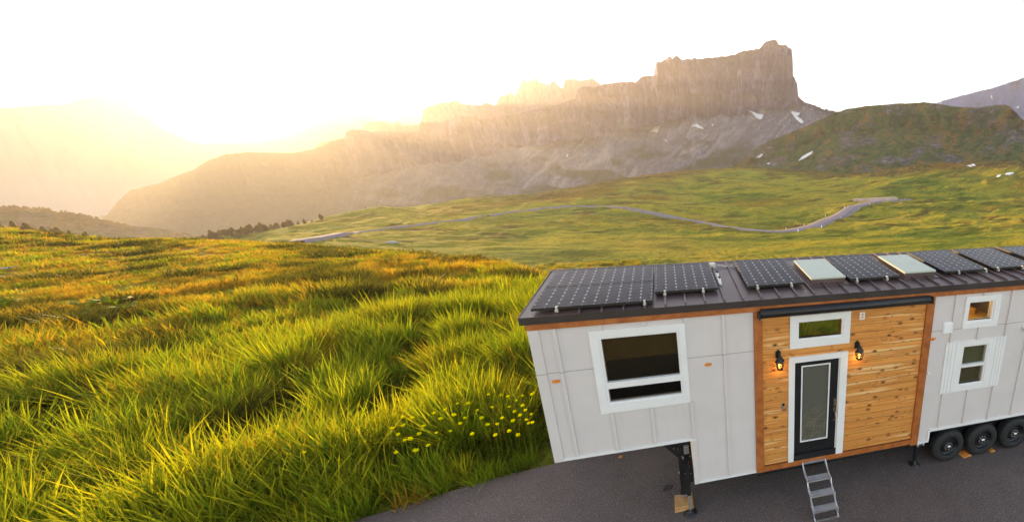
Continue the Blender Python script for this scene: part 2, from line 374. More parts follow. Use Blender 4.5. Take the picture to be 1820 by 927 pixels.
# ------------------------------------------------------------------ terrain
# every line: (photo column, photo row or None, metres from the camera foot, height or None)
LN = [
 [(0, None, 60, -.1), (300, None, 58, -.1), (480, None, 48, -.1), (750, None, 36, -.1), (950, None, 26, -.1), (1400, None, 21, -.1), (1820, None, 25, -.1)],
 [(0, 409, 112, None), (60, 414, 112, None), (100, 421, 110, None), (200, 429, 106, None), (350, 432, 98, None), (480, 436, 84, None), (600, 445, 70, None), (750, 454, 56, None), (850, 461, 48, None), (950, None, 36, -1.8), (1400, None, 30, -2.2), (1820, None, 35, -2)],
 [(0, None, 150, -8), (350, None, 125, -12), (600, None, 95, -12), (850, None, 70, -10), (1000, None, 62, -9), (1820, None, 62, -9)],
 [(0, None, 190, -17), (350, None, 190, -20), (480, 438, 160, None), (600, 449, 150, None), (750, 461, 140, None), (850, 468, 130, None), (950, 484, 115, None), (1100, 488, 105, None), (1400, 474, 105, None), (1820, 455, 115, None)],
 [(0, None, 240, -20), (350, None, 240, -26), (480, 428, 220, None), (600, 421, 230, None), (700, 414, 235, None), (900, 408, 225, None), (1100, 410, 200, None), (1370, 413, 190, None), (1600, 403, 200, None), (1820, 398, 210, None)],
 [(0, None, 300, -20), (200, None, 300, -24), (350, None, 290, -32), (480, 421, 280, None), (600, 404, 300, None), (700, 391, 310, None), (900, 374, 300, None), (1070, 366, 290, None), (1250, 368, 290, None), (1400, 366, 290, None), (1580, 357, 300, None), (1820, 358, 320, None)],
 [(0, None, 360, -30), (300, None, 340, -38), (360, 430, 332, None), (420, 421, 340, None), (480, 412, 350, None), (560, 396, 360, None), (620, 380, 370, None), (680, 368, 380, None), (740, 373, 390, None), (830, 357, 400, None), (950, 345, 420, None), (1050, 331, 440, None), (1120, 317, 460, None), (1180, 307, 480, None), (1260, 302, 500, None), (1320, 297, 520, None), (1400, 304, 520, None), (1500, 309, 500, None), (1560, 306, 480, None), (1640, 296, 465, None), (1720, 291, 460, None), (1820, 285, 450, None)],
 [(0, None, 460, -66), (360, None, 430, -56), (620, None, 480, -25), (950, None, 560, -15), (1320, None, 640, 5), (1820, None, 600, 10)],
 [(0, None, 900, -190), (620, None, 900, -150), (1000, None, 900, -60), (1820, None, 900, -50)],
 [(0, None, 9000, -470), (620, None, 9000, -430), (1000, None, 9000, -150), (1820, None, 9000, -90)],
]
LAY = []
for ln in LN:
    a, r, z = [], [], []
    for px, py, rr, zz in ln:
        az, te = pang(px, 400 if py is None else py)
        a.append(float(az)); r.append(rr); z.append(CAM[2] + rr * float(te) if zz is None else zz)
    LAY.append((np.array(a), np.array(r, float), np.array(z, float)))
# asphalt outline, house frame
ASPH = [(-30, -9), (-12, -1.2), (-7.5, .45), (-5.5, 1.05), (-3.96, 1.44), (-3.31, 1.58), (-2.53, 1.83), (-1.63, 2.06), (-.7, 2.19), (0, 2.27), (3, 2.7), (8, 3.2), (16, 3.4), (24, 3.0), (40, 0)]
AX = np.array([p[0] for p in ASPH], float); AY = np.array([p[1] for p in ASPH], float)
def hgt(X, Y, bumps=True):
    X = np.asarray(X, float); Y = np.asarray(Y, float)
    dx = X - CAM[0]; dy = Y - CAM[1]; az = np.arctan2(dx, dy); r = np.hypot(dx, dy)
    rs = [np.zeros_like(r)]; zs = [np.full_like(r, -.05)]
    for a, rr, zz in LAY:
        rs.append(np.interp(az, a, rr)); zs.append(np.interp(az, a, zz))
    rs = np.stack(rs); zs = np.stack(zs); K = len(rs)
    h = np.diff(rs, axis=0); d = np.diff(zs, axis=0) / h
    m = np.zeros_like(rs)
    same = d[:-1] * d[1:] > 0
    w1 = 2 * h[1:] + h[:-1]; w2 = h[1:] + 2 * h[:-1]
    with np.errstate(all='ignore'):
        hm = (w1 + w2) / (w1 / d[:-1] + w2 / d[1:])
    m[1:-1] = np.where(same, hm, 0)
    k = np.clip((rs <= r).sum(0) - 1, 0, K - 2)
    g = lambda A: np.take_along_axis(A, k[None], 0)[0]
    hk = g(h); t = np.clip((r - g(rs)) / hk, 0, 1)
    z = (1 + 2 * t) * (1 - t) ** 2 * g(zs) + t * (1 - t) ** 2 * hk * g(m) + t * t * (3 - 2 * t) * g(zs[1:]) + t * t * (t - 1) * hk * g(m[1:])
    if bumps:
        off = Y - np.interp(X, AX, AY)                      # metres beyond the asphalt edge
        near = sstep(.3, 6, off) * sstep(4, 12, r)
        z = z + near * (.10 * fbm(X / 3.1, Y / 3.1, 3, 3) + .12 * fbm(X / 9, Y / 9, 2, 11)) * (1 - sstep(140, 400, r) * .3)
        z = z + sstep(45, 90, r) * .32 * fbm(X / 2.6, Y / 3.4, 3, 21, ridged=True) * (1 - sstep(110, 160, r))
        far = sstep(120, 230, r) * (1 - sstep(2000, 5000, r) * .5)
        z = z + far * (2.8 * fbm(X / 60, Y / 34, 4, 31, .5) + 1.3 * fbm(X / 16 + 3, Y / 10, 4, 41, .55, True))
    return z

def build_ground():
    aw = np.linspace(R(-64), R(64), 760)
    az = np.concatenate([np.linspace(-math.pi, aw[0], 40, endpoint=False), aw, np.linspace(aw[-1], math.pi, 41)[1:]])
    r = np.concatenate([np.linspace(.3, 8, 14, endpoint=False), np.geomspace(8, 45, 120, endpoint=False), np.geomspace(45, 600, 380, endpoint=False), np.geomspace(600, 6300, 50)])
    A, Rr = np.meshgrid(az, r); kk = np.interp(np.degrees(A), [-180, -105, -80, 20, 35, 50, 75, 105, 180], [.035, .035, 1, 1, .62, .45, .35, .035, .035]); Rr = np.where(Rr > 600, 600 + (Rr - 600) * kk, Rr) * np.where(np.abs(A) > R(105), .75, 1); X = CAM[0] + Rr * np.sin(A); Y = CAM[1] + Rr * np.cos(A); Z = hgt(X, Y)
    V = np.stack([X, Y, Z], -1); me = grid_mesh('ground', V)
    # dry golden turf from the rim of the plateau outwards, bare earth in places
    crest = np.interp(A, LAY[1][0], LAY[1][1]); plate = np.interp(A, LAY[0][0], LAY[0][1])
    dry = sstep(plate * .8, plate * 1.1, Rr + 5 * fbm(X / 9, Y / 9, 3, 51)) * (1 - sstep(crest * 1.2, crest * 1.5, Rr)) * (1 - sstep(R(-22), R(-8), A))
    dry = np.clip(dry + sstep(.15, .5, fbm(X / 70, Y / 40, 4, 61)) * sstep(150, 220, Rr) * .6, 0, 1)
    bare = sstep(.38, .5, fbm(X / 22, Y / 9, 4, 71)) * sstep(150, 200, Rr) * .7
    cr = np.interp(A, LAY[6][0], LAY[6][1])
    shade_heath = sstep(.80, .92, Rr / cr + .10 * fbm(X / 40, Y / 30, 3, 75)) * sstep(R(-28), R(-10), A) + sstep(.28, .5, fbm(X / 75 + 4, Y / 40, 4, 76)) * .3  # painted shade on the bank below the crest, plus random brown patches
    shade_heath = np.clip(shade_heath, 0, 1) * sstep(140, 200, Rr)
    for nm, arr in (('dry', dry), ('bare', bare), ('shade_heath', shade_heath)):
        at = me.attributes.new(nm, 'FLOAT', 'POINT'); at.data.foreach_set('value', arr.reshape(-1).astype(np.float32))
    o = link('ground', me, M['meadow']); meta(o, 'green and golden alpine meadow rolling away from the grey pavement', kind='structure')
    return o, V
ground, GV = build_ground()
def bvh_of(o):
    me = o.data; return BVHTree.FromPolygons([v.co[:] for v in me.vertices], [p.vertices[:] for p in me.polygons])
GB = bvh_of(ground)
def gz(x, y):
    h = GB.ray_cast(Vector((x, y, 2000)), Vector((0, 0, -1))); return h[0].z
def sight(px, py, tree=None):
    a, t = pang(px, py); d = Vector((math.sin(a), math.cos(a), float(t))).normalized()
    h = (tree or GB).ray_cast(Vector(CAM), d, 9000); return h[0], h[1], d

# pavement the house stands on
mb = MB(); far = [(40, -60), (-30, -60)]
mb.prism([(x, y, -.2) for x, y in ASPH + far], (0, 0, .2)); meta(mb.build('pavement', M['asphalt']), 'worn grey brown asphalt under and before the tiny house', kind='structure')

# ------------------------------------------------------------------ roads on the valley slope
def strip(name, pts, w0, mat, n=220, lift=.22, label=None):
    P = [sight(*p[:2])[0] for p in pts]; W = [p[2] if len(p) > 2 else w0 for p in pts]
    P = [(p.x, p.y, ww) for p, ww in zip(P, W) if p is not None]
    P = np.array(P); s = np.concatenate([[0], np.cumsum(np.hypot(*np.diff(P[:, :2], axis=0).T))])
    t = np.linspace(0, s[-1], n); X = np.interp(t, s, P[:, 0]); Y = np.interp(t, s, P[:, 1]); Wd = np.interp(t, s, P[:, 2])
    k = np.hanning(19); k /= k.sum()
    sm = lambda a: np.convolve(np.pad(a, 9, mode='edge'), k, 'valid')
    X, Y = sm(X), sm(Y); tx, ty = np.gradient(X), np.gradient(Y); l = np.hypot(tx, ty) + 1e-9; nx, ny = -ty / l, tx / l
    zc = np.array([max(gz(x + dx, y + dy) for dx, dy in ((0, 0), (2, 0), (-2, 0), (0, 2), (0, -2), (3.5, 0), (-3.5, 0), (0, 3.5), (0, -3.5))) for x, y in zip(X, Y)]); zc = sm(zc) + lift
    rows = []
    for q, dz in ((-.65, -2.4), (-.5, 0), (-.2, .04), (.2, .04), (.5, 0), (.65, -2.4)):
        rows.append(np.stack([X + nx * Wd * q, Y + ny * Wd * q, zc + dz], -1))
    o = link(name, grid_mesh(name, np.array(rows)), mat); meta(o, label, kind='structure'); return o
strip('road', [(860, 384, 1.6), (905, 377, 2), (960, 370, 2.2), (1010, 367, 2.4), (1065, 367, 2.4), (1110, 371, 2.6), (1160, 379, 2.8), (1210, 389, 2.8), (1270, 400, 3), (1320, 408, 3.4), (1370, 412.5, 4.4), (1405, 412, 6), (1440, 404, 7.5), (1475, 391, 8), (1510, 375, 8), (1535, 364, 7.5), (1565, 358, 6), (1600, 355.5, 3.5), (1625, 355, 2)], 6.0, M['road'], label='winding narrow road crossing the green valley slope')
strip('road', [(525, 434, 3.0), (560, 426, 3.4), (600, 418.5, 3.2), (635, 413, 2.4), (665, 409.5, 1.2), (740, 401, 1.0), (800, 393, 1.2), (860, 384, 2)], 5.0, M['road'], label='pale lower stretch of road below the hazy tree line')
strip('gravel_pull_off', [(1512, 358.5, 4), (1535, 355.5, 9), (1560, 353.5, 16), (1580, 352.5, 14), (1592, 353, 6)], 11, M['gravel'], 60, .3, label='pinkish gravel pull-off at the top of the road bend')
for k, (px, py) in enumerate([(1397, 409), (1429, 402), (1418.5, 412), (1460, 404.5), (1494, 389), (1526, 373), (1546, 364), (1467, 386), (1500.5, 369.5), (1590, 353), (1608, 356)]):
    h = sight(px, py)[0]
    if h is None: continue
    mb = MB(); mb.box(-.11, .11, -.11, .11, -.3, 1.15); mb.prism([(-.11, -.11, 1.15), (.11, -.11, 1.15), (.11, .11, 1.28), (-.11, .11, 1.28)], (0, 0, .03)); mb.box(-.115, .115, -.115, .115, .78, .95)
    o = mb.build('road_post', M['post_white']); o.location = h; o.location.z = gz(h.x, h.y)
    lab = {9: 'white roadside post beside the gravel pull-off', 10: 'rightmost white roadside post, right of the gravel pull-off'}.get(k, 'small white post along the edge of the bending valley road')
    meta(o, lab, 'road post', 'white posts along the valley road')

# ------------------------------------------------------------------ mountains
def lerp(pts, a, zi=None):
    """pts (px,py[,r]) -> tan(elevation) and r at azimuths a"""
    A, T = pang([p[0] for p in pts], [p[1] for p in pts]); o = np.argsort(A)
    A = np.array(A)[o]; T = np.array(T)[o]
    if len(pts[0]) > 2: return np.interp(a, A, T), np.interp(a, A, np.array([p[2] for p in pts])[o])
    return np.interp(a, A, T)
def massif(name, top, cliff, foot, mat, ncol, label, slope=.62, rough=1.0, crag=1.0, setback=.18, soft=None, seed=0, nrow=(46, 60), jag=.0018):
    a0 = float(pang(top[0][0], top[0][1])[0]); a1 = float(pang(top[-1][0], top[-1][1])[0])
    a = np.linspace(a0, a1, ncol); Tt, Rt = lerp(top, a); Tc = lerp(cliff, a); Tf = lerp(foot, a)
    sf = np.interp(a, *[np.array(q) for q in zip(*[(float(pang(p[0], 300)[0]), p[1]) for p in soft])]) if soft else np.zeros_like(a)   # 0 cliff .. 1 rounded
    Tt = Tt + jag * (1 - sf) * fbm(a * 220, a * 0 + seed, 4, 80 + seed, .6) + jag * .35 * sf * fbm(a * 300, a * 0, 3, 85)
    Zt = CAM[2] + Rt * Tt
    Tc = Tc + (1 - sf) * .011 * fbm(a * 38, a * 0 + seed, 4, 77, .6)
    Rc = Rt - setback * (Rt * np.maximum(Tt - Tc, .002)); Zc = CAM[2] + Rc * Tc
    Rf = np.clip((slope * Rc - Zc + CAM[2]) / (slope - Tf), Rc * .3, Rc * .985); Zf = CAM[2] + Rf * Tf
    rows_r, rows_z, kind = [], [], []
    for t in np.linspace(-.35, 1, nrow[0], endpoint=False):          # talus, slightly concave
        rows_r.append(Rf + (Rc - Rf) * t); rows_z.append(Zf + (Zc - Zf) * (np.abs(t) ** 1.25 * np.sign(t))); kind.append(1.0)
    for t in np.linspace(0, 1, nrow[1]):
        rr = Rc + (Rt - Rc) * (t * (1 - sf) + sf * (1 - np.sqrt(np.clip(1 - t * t * .98, 0, 1)))); rows_r.append(rr); rows_z.append(Zc + (Zt - Zc) * t); kind.append(0.0)
    for t in (.03, .1, .3, .6, 1):
        rows_r.append(Rt * (1 + .35 * t)); rows_z.append(Zt - (Zt + 120) * (t ** 1.3) - 4 * t); kind.append(.5)
    Rr = np.array(rows_r); Z = np.array(rows_z); kind = np.array(kind)[:, None] * np.ones_like(Rr); A = a[None] * np.ones_like(Rr)
    D = np.mean(Rt); u = A * D
    ribs = fbm(u / 95, Z / 420, 5, 90 + seed, .55, True) + .9 * fbm(u / 270, Z / 600, 2, 93 + seed); small = fbm(u / 22, Z / 60, 4, 95 + seed, .6, True); ledge = fbm(u / 260, Z / 26, 3, 99 + seed)
    isC = (kind == 0); edge = np.clip(np.minimum((Zt - Z) / 14, 1), 0, 1)
    disp = np.where(isC, (58 * ribs + 20 * small + 14 * ledge) * crag * (1 - .65 * sf), 0)
    gul = fbm((u - .9 * (Z - Zc)) / 55, Z / 300, 4, 101 + seed, .6, True); gl2 = fbm((u - .9 * (Z - Zc)) / 16, Z / 160, 3, 104 + seed, .6, True)
    disp = disp + np.where(kind == 1, (7 * gul + 2.5 * gl2 + 12 * fbm(u / 70, Z / 60, 5, 131, .55)) * rough, 0)
    topf = 1.0 - .75 * (Z >= Zt - 1)
    Rr = Rr - disp * topf
    talz = np.where(kind == 1, rough * (5 * gul + 2.5 * gl2 + 4 * fbm(u / 14, Rr / 14, 4, 108, .6)), 0) * np.clip((Rr - Rf[None]) / 40, 0, 1)
    Z = Z + talz
    V = np.stack([CAM[0] + Rr * np.sin(A), CAM[1] + Rr * np.cos(A), Z], -1)
    me = grid_mesh(name, V)
    tal = np.clip(kind * 1.0, 0, 1); tal = np.clip(tal + isC * sstep(.1, .5, fbm(u / 60, Z / 40, 4, 110)) * sstep(.35, 0, (Z - Zc) / np.maximum(Zt - Zc, 1)), 0, 1)
    streak = np.where(kind == 1, sstep(.30, .62, fbm((u - 1.3 * (Z - Zc) + 26 * vnoise(u / 90, Z / 70, 5)) / 30, Z / 190, 4, 115, .6, True)) * sstep(-.2, .3, fbm(u / 130, Z / 90, 3, 116)), 0)
    green = np.clip(sf[None] * 1.0 + np.where(kind == 1, sstep(.1, .6, fbm(u / 80, Z / 30, 4, 120) + .9 * (1 - (Z - Zf) / np.maximum(Zc - Zf, 1)) - .35), 0), 0, 1)
    rocky = np.clip(sstep(.05, .4, fbm(u / 34, Z / 16, 5, 125, .6) ) * (.6 + .6 * sstep(R(18), R(36), A)) * 1.2, 0, 1)
    for nm, arr in (('talus', tal), ('streak', streak), ('green', green), ('rocky', rocky)):
        at = me.attributes.new(nm, 'FLOAT', 'POINT'); at.data.foreach_set('value', (arr * np.ones_like(A)).reshape(-1).astype(np.float32))
    o = link(name, me, mat); meta(o, label, kind='structure'); return o
mainm = massif('mountain',
    [(186, 400, 2300), (190, 390, 2300), (195, 376, 2300), (205, 362, 2300), (218, 349, 2300), (232, 338, 2290), (280, 326, 2270), (325, 308, 2250), (345, 301, 2240), (370, 285, 2230), (400, 274, 2210), (440, 270.5, 2200), (520, 272, 2150), (560, 265, 2120), (590, 250, 2100), (612, 246, 2090), (616, 234, 2085), (624, 230, 2080), (640, 231, 2075), (660, 234, 2065), (744, 234, 2000), (746, 219, 2000), (760, 217, 1990), (800, 214, 1960), (815, 208, 1950), (845, 206, 1930), (862, 213, 1920), (880, 206, 1900), (905, 203, 1890), (950, 196, 1850), (985, 190, 1830), (1000, 185, 1810), (1022, 178, 1790), (1028, 164, 1785), (1040, 158, 1775), (1066, 153, 1760), (1072, 149, 1755), (1105, 150, 1740), (1130, 152, 1725), (1143, 145, 1720), (1163, 145, 1700), (1167, 119, 1650), (1176, 117, 1640), (1184, 112, 1630), (1206, 108, 1610), (1212, 111, 1600), (1260, 102, 1570), (1305, 96, 1540), (1312, 92, 1530), (1350, 86, 1510), (1358, 76, 1505), (1370, 70, 1500), (1380, 70, 1500), (1384, 79, 1495), (1398, 80, 1490), (1407, 90, 1480), (1409, 110, 1475), (1409, 140, 1470), (1417, 152, 1465), (1419, 172, 1460), (1430, 182, 1450), (1455, 192, 1440), (1480, 200, 1430), (1560, 212, 1400), (1640, 235, 1400)],
    [(186, 402), (300, 395), (600, 330), (700, 300), (800, 290), (850, 275), (950, 258), (1050, 250), (1100, 236), (1166, 222), (1250, 208), (1330, 202), (1390, 196), (1415, 186), (1440, 190), (1480, 206), (1640, 240)],
    [(186, 425), (300, 430), (500, 420), (640, 385), (800, 362), (950, 345), (1180, 312), (1320, 300), (1450, 300), (1640, 300)],
    M['rock'], 1150, 'great reddish limestone massif with a square tower at its right end, fading left into golden haze', soft=[(186, 1), (560, 1), (640, .55), (760, .25), (900, .1), (1020, 0), (1640, 0)])
spires = massif('mountain', [(744, 240, 2700), (748, 216, 2700), (752, 194, 2700), (770, 187, 2700), (790, 183, 2700), (812, 179, 2700), (825, 185, 2700), (855, 187, 2700), (862, 181, 2700), (882, 187, 2700), (888, 171, 2700), (905, 168, 2700), (909, 160, 2700), (914, 172, 2700), (926, 150, 2700), (932, 139, 2700), (937, 147, 2700), (942, 141, 2700), (946, 147, 2700), (951, 139, 2700), (958, 149, 2700), (978, 152, 2700), (985, 144, 2700), (993, 153, 2700), (1000, 158, 2700), (1004, 143, 2700), (1012, 140, 2700), (1030, 144, 2700), (1045, 142, 2700), (1052, 138, 2700), (1066, 147, 2700), (1075, 165, 2700)],
    [(744, 260), (1075, 220)], [(744, 300), (1075, 290)], M['rock'], 300, 'jagged row of pale rock spires behind the massif', jag=.0008, seed=7, nrow=(10, 30), crag=1.4)
massif('mountain', [(545, 275, 2900), (560, 262, 2900), (572, 252, 2900), (590, 250, 2900), (640, 236, 2900), (648, 222, 2900), (662, 217, 2900), (684, 217, 2900), (696, 224, 2900), (708, 218, 2900), (718, 224, 2900), (735, 221, 2900), (760, 222, 2900)],
    [(545, 290), (760, 260)], [(545, 320), (760, 310)], M['rock'], 120, 'row of low rounded rock domes faint in the haze', soft=[(545, .6), (760, .6)], seed=9, nrow=(8, 16), jag=.0005)
massif('mountain', [(-700, 250, 4300), (-300, 230, 4300), (-60, 195, 4300), (40, 190, 4300), (85, 186, 4300), (110, 187, 4300), (150, 174, 4300), (185, 170, 4300), (215, 180, 4300), (250, 202, 4300), (290, 228, 4300), (350, 255, 4300), (470, 252, 4300), (520, 240, 4300), (560, 222, 4300), (590, 211, 4300), (620, 206, 4300), (645, 204, 4300), (665, 212, 4300), (700, 214, 4300), (740, 196, 4300), (760, 230, 4300), (800, 240, 4300)],
    [(-700, 320), (800, 290)], [(-700, 405), (800, 380)], M['haze_pale_rock'], 300, 'faintest mountain range, almost lost in the golden glow under the sun', soft=[(-700, .5), (800, .5)], seed=12, nrow=(8, 16), jag=.0008)
hillL = massif('hill', [(-400, 378, 900), (0, 371, 900), (25, 371, 900), (45, 370, 900), (80, 373, 900), (115, 379, 900), (150, 384, 900), (185, 391, 900), (220, 400, 900), (270, 404, 900), (330, 414, 900), (400, 430, 900)],
    [(-400, 395), (0, 395), (220, 412), (400, 436)], [(-400, 425), (0, 425), (400, 440)], M['hill'], 240, 'low wooded ridge in brown haze beyond the left end of the meadow', soft=[(-400, 1), (400, 1)], seed=15, nrow=(14, 16), jag=.0006, crag=.2, rough=.15)
hillR = massif('hill', [(1290, 305, 800), (1308, 292, 790), (1325, 280, 780), (1348, 260, 770), (1375, 247, 765), (1400, 238, 760), (1425, 228, 755), (1460, 212, 750), (1482, 202, 750), (1505, 194, 745), (1540, 189, 740), (1580, 185.5, 735), (1600, 184, 735), (1650, 183, 735), (1665, 185, 735), (1700, 190, 735), (1740, 192, 730), (1757, 188, 725), (1785, 186, 720), (1795, 190, 715), (1808, 202, 710), (1820, 214, 700), (1860, 240, 700), (1960, 262, 690), (2300, 270, 690)],
    [(1290, 306), (1400, 262), (1500, 232), (1600, 226), (1700, 236), (1800, 240), (1860, 262), (2300, 285)], [(1290, 312), (1400, 300), (1500, 310), (1700, 306), (1820, 300), (2300, 305)],
    M['hill'], 620, 'dark green and rust coloured rocky hill with boulders, right of the massif', slope=.5, soft=[(1290, .65), (1750, .55), (1800, .2), (2300, .5)], seed=18, jag=.0016, crag=.55, rough=.75, nrow=(70, 50))
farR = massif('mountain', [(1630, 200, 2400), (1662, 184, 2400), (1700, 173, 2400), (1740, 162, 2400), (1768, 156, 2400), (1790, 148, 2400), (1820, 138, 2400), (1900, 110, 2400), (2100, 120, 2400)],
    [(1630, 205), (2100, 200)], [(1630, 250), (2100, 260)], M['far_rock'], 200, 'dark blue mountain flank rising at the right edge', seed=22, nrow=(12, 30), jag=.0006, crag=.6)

# snow patches lie on the slopes
TREES = {'main': bvh_of(mainm), 'hillR': bvh_of(hillR), 'farR': bvh_of(farR), 'ground': GB}
def snow(on, pts, label):
    T = TREES[on]; hits = [sight(*p, T) for p in pts]; hits = [h for h in hits if h[0] is not None]
    if len(hits) < 3: return
    b = bmesh.new(); D = hits[0][2]; lift = (hits[0][0] - Vector(CAM)).length * .0012
    outer = [b.verts.new(h[0] + h[2] * lift * 2) for h in hits]; P = [h[0] - h[2] * lift * 2 for h in hits]
    cen = sum(P, Vector()) / len(P); mid = [b.verts.new(p * .72 + cen * .28 - D * lift * 1.5) for p in P]; rim = [b.verts.new(p) for p in P]; cv = b.verts.new(cen - D * lift * 2.5)
    n = len(P)
    for i in range(n):
        j = (i + 1) % n; b.faces.new((outer[i], outer[j], rim[j], rim[i])); b.faces.new((rim[i], rim[j], mid[j], mid[i])); b.faces.new((mid[i], mid[j], cv))
    bmesh.ops.recalc_face_normals(b, faces=b.faces); me = bpy.data.meshes.new('snow_patch'); b.to_mesh(me); b.free()
    meta(link('snow_patch', me, M['snow']), label, 'snow patch', 'old snow patches on the slopes')
snow('main', [(1155, 234), (1163, 226), (1173, 223), (1172, 229), (1168, 236), (1161, 235)], 'snow patch low on the massif below the left edge of the square tower')
snow('main', [(1229, 224), (1238, 220), (1250, 227), (1251, 230), (1242, 228)], 'thin curved snow patch below the middle of the cliff')
snow('main', [(1330, 196), (1337, 198), (1349, 203), (1356, 203), (1355, 210), (1351, 213), (1344, 209), (1338, 202)], 'snow patch below the right half of the cliff, left of the two-lobed one')
snow('main', [(1402, 195), (1410, 198), (1423, 201), (1419, 205), (1413, 207), (1424, 211), (1429, 218), (1423, 219), (1415, 212), (1408, 203)], 'two-lobed snow patch under the right corner of the tower')
snow('main', [(1264, 221), (1268, 220), (1267, 225)], 'smallest snow speck below the cliff, right of the thin curved one')
snow('main', [(1005, 278), (1010, 272), (1009, 279)], 'tiny snow speck on the scree well left of the tower')
snow('main', [(1178, 247), (1186, 250), (1184, 252)], 'tiny snow streak under the lower left foot of the cliff')
snow('hillR', [(1340, 285), (1344, 279), (1354, 273), (1356, 274), (1352, 280), (1343, 285)], 'oval snow patch at the left foot of the dark hill')
snow('hillR', [(1419, 285), (1427, 277), (1436, 272), (1445, 268), (1443, 273), (1434, 279), (1426, 284), (1420, 286)], 'long slanting snow patch on the left flank of the dark hill')
snow('hillR', [(1362, 291), (1366, 289), (1370, 290), (1366, 292)], 'tiny snow spot between the oval and the long slanting snow patch')
snow('ground', [(1718, 294), (1724, 290.5), (1730, 291), (1735, 294), (1726, 297)], 'bright snow patch at the foot of the dark hill near the right edge')
snow('ground', [(1770, 315), (1774, 310.5), (1780, 310), (1777, 314)], 'left one of two snow patches in the shaded hollow at the right')
snow('ground', [(1785, 310), (1790, 307), (1800, 306), (1803, 308), (1794, 311)], 'right one of two snow patches in the shaded hollow at the right')
snow('farR', [(1760, 172), (1763, 168), (1764, 178)], 'thin vertical snow gully on the blue mountain')
snow('farR', [(1804, 192), (1812, 187), (1811, 193)], 'snow patch low on the blue mountain at the right edge')
mb = MB(); h = sight(697, 432)[0]; mb.ring((0, 0, 0), (0, 0, 1), [(1.5, -.3), (1.9, .2), (1.4, .7), (.6, .95)], 9); o = mb.build('boulder', M['concrete']); o.location = h; o.scale = (1, .6, .7); meta(o, 'small pale boulder alone in the meadow below the road', 'boulder')

# ------------------------------------------------------------------ trees on the ridges
def crown_mesh(name, n, h, rad, seed, tip=.35):
    g = np.random.default_rng(seed); V, F = [], []
    for i in range(n):
        t = g.random() ** .8; ang = g.random() * 6.283; env = rad * (math.sin(math.pi * min(1, (t * .9 + .12))) ** .7) * (.8 + .35 * math.sin(3 * ang + seed + 5 * t)); rr = env * math.sqrt(g.random()) ; c = np.array([math.cos(ang) * rr, math.sin(ang) * rr, h * (.12 + .88 * t)])
        e = Euler(g.random(3) * 6.28).to_matrix(); s = rad * (.16 + .16 * g.random()); k = len(V)
        for q in ((-1, -.5, 0), (1, -.5, 0), (.9, .6, .15), (-.7, .6, -.1)): V.append(tuple(c + np.array(e @ Vector(q)) * s))
        F.append((k, k + 1, k + 2, k + 3))
    me = bpy.data.meshes.new(name); me.from_pydata(V, [], F); me.materials.append(M['needle']); return me
CR = [crown_mesh('crown', 420, 7.2, 2.3, 1), crown_mesh('crown', 420, 8.4, 2.0, 2), crown_mesh('crown', 380, 6.4, 2.7, 3)]
TK = []
for k in range(3):
    mb = MB(); mb.tube((0, 0, -.6), (.1, 0, 5), .22, .07, 8)
    for j in range(5):
        a = j * 1.3; mb.tube((0, 0, 1.4 + .6 * j), (math.cos(a) * 1.2, math.sin(a) * 1.2, 2.0 + .7 * j), .07, .02, 5)
    bmesh.ops.recalc_face_normals(mb.b, faces=mb.b.faces); me = bpy.data.meshes.new('trunk'); mb.b.to_mesh(me); mb.b.free(); me.materials.append(M['bark']); TK.append(me)
def tree(px, py, r, s, label, group, k):
    p = pix(px, py, r); z = float(hgt(p[0], p[1])) if r < 600 else p[2]
    t = empty('tree', (p[0], p[1], z)); t.rotation_euler.z = random.random() * 6; t.scale = (s * random.uniform(.85, 1.15), s * random.uniform(.85, 1.15), s)
    meta(t, label, 'tree', group)
    for nm, me in (('trunk', TK[k]), ('crown', CR[k])):
        o = bpy.data.objects.new(nm, me); C.objects.link(o); o.parent = t
ridge = [(347, .55), (354, .7), (361, 1.0), (372, .8), (377, 1.1), (382, 1.15), (393, 1.1), (399, 1.0), (404, 1.25), (411, 1.1), (417, 1.2), (423, 1.15), (429, 1.2), (435, 1.05), (441, 1.1), (448, 1.55), (452, 1.4), (458, .8), (464, 1.1), (470, 1.5), (475, 1.2), (482, .7)]
G1 = 'trees in the hazy line along the ridge'
for i, (px, s) in enumerate(ridge):
    tree(px, 420, float(np.interp(px, [347, 360, 480], [335, 338, 352])) - random.random() * 6, s * .38, 'rounded tree in the dense hazy row on the ridge above the meadow crest', G1, i % 3)
for i in range(46):
    px = random.uniform(370, 528); tree(px, 425, float(np.interp(px, [370, 528], [334, 352])) - random.random() * 12, random.uniform(.24, .42), 'rounded tree in the dense hazy row on the ridge above the meadow crest', G1, i % 3)
for px, s, lab in [(490, .9, 'lone small tree just right of the dense tree row on the ridge'), (505, .75, 'slim tree left of the bushy pair on the ridge'), (511, 1.0, 'bushy tree left in the pair on the ridge right of the tree row'), (516, .95, 'bushy tree right in the pair on the ridge right of the tree row'), (531, .7, 'pale small tree on the ridge between the pair and the slim dark tree'), (543, .95, 'slim dark tree alone on the hazy ridge'), (557, .55, 'tiny tree on the ridge crest left of the last tall one'), (575, 1.1, 'last tall tree at the right end of the hazy ridge line')]:
    tree(px, 400, float(np.interp(px, [480, 560, 620], [350, 360, 370])), s * .42, lab, None, 1 if s < 1 else 0)
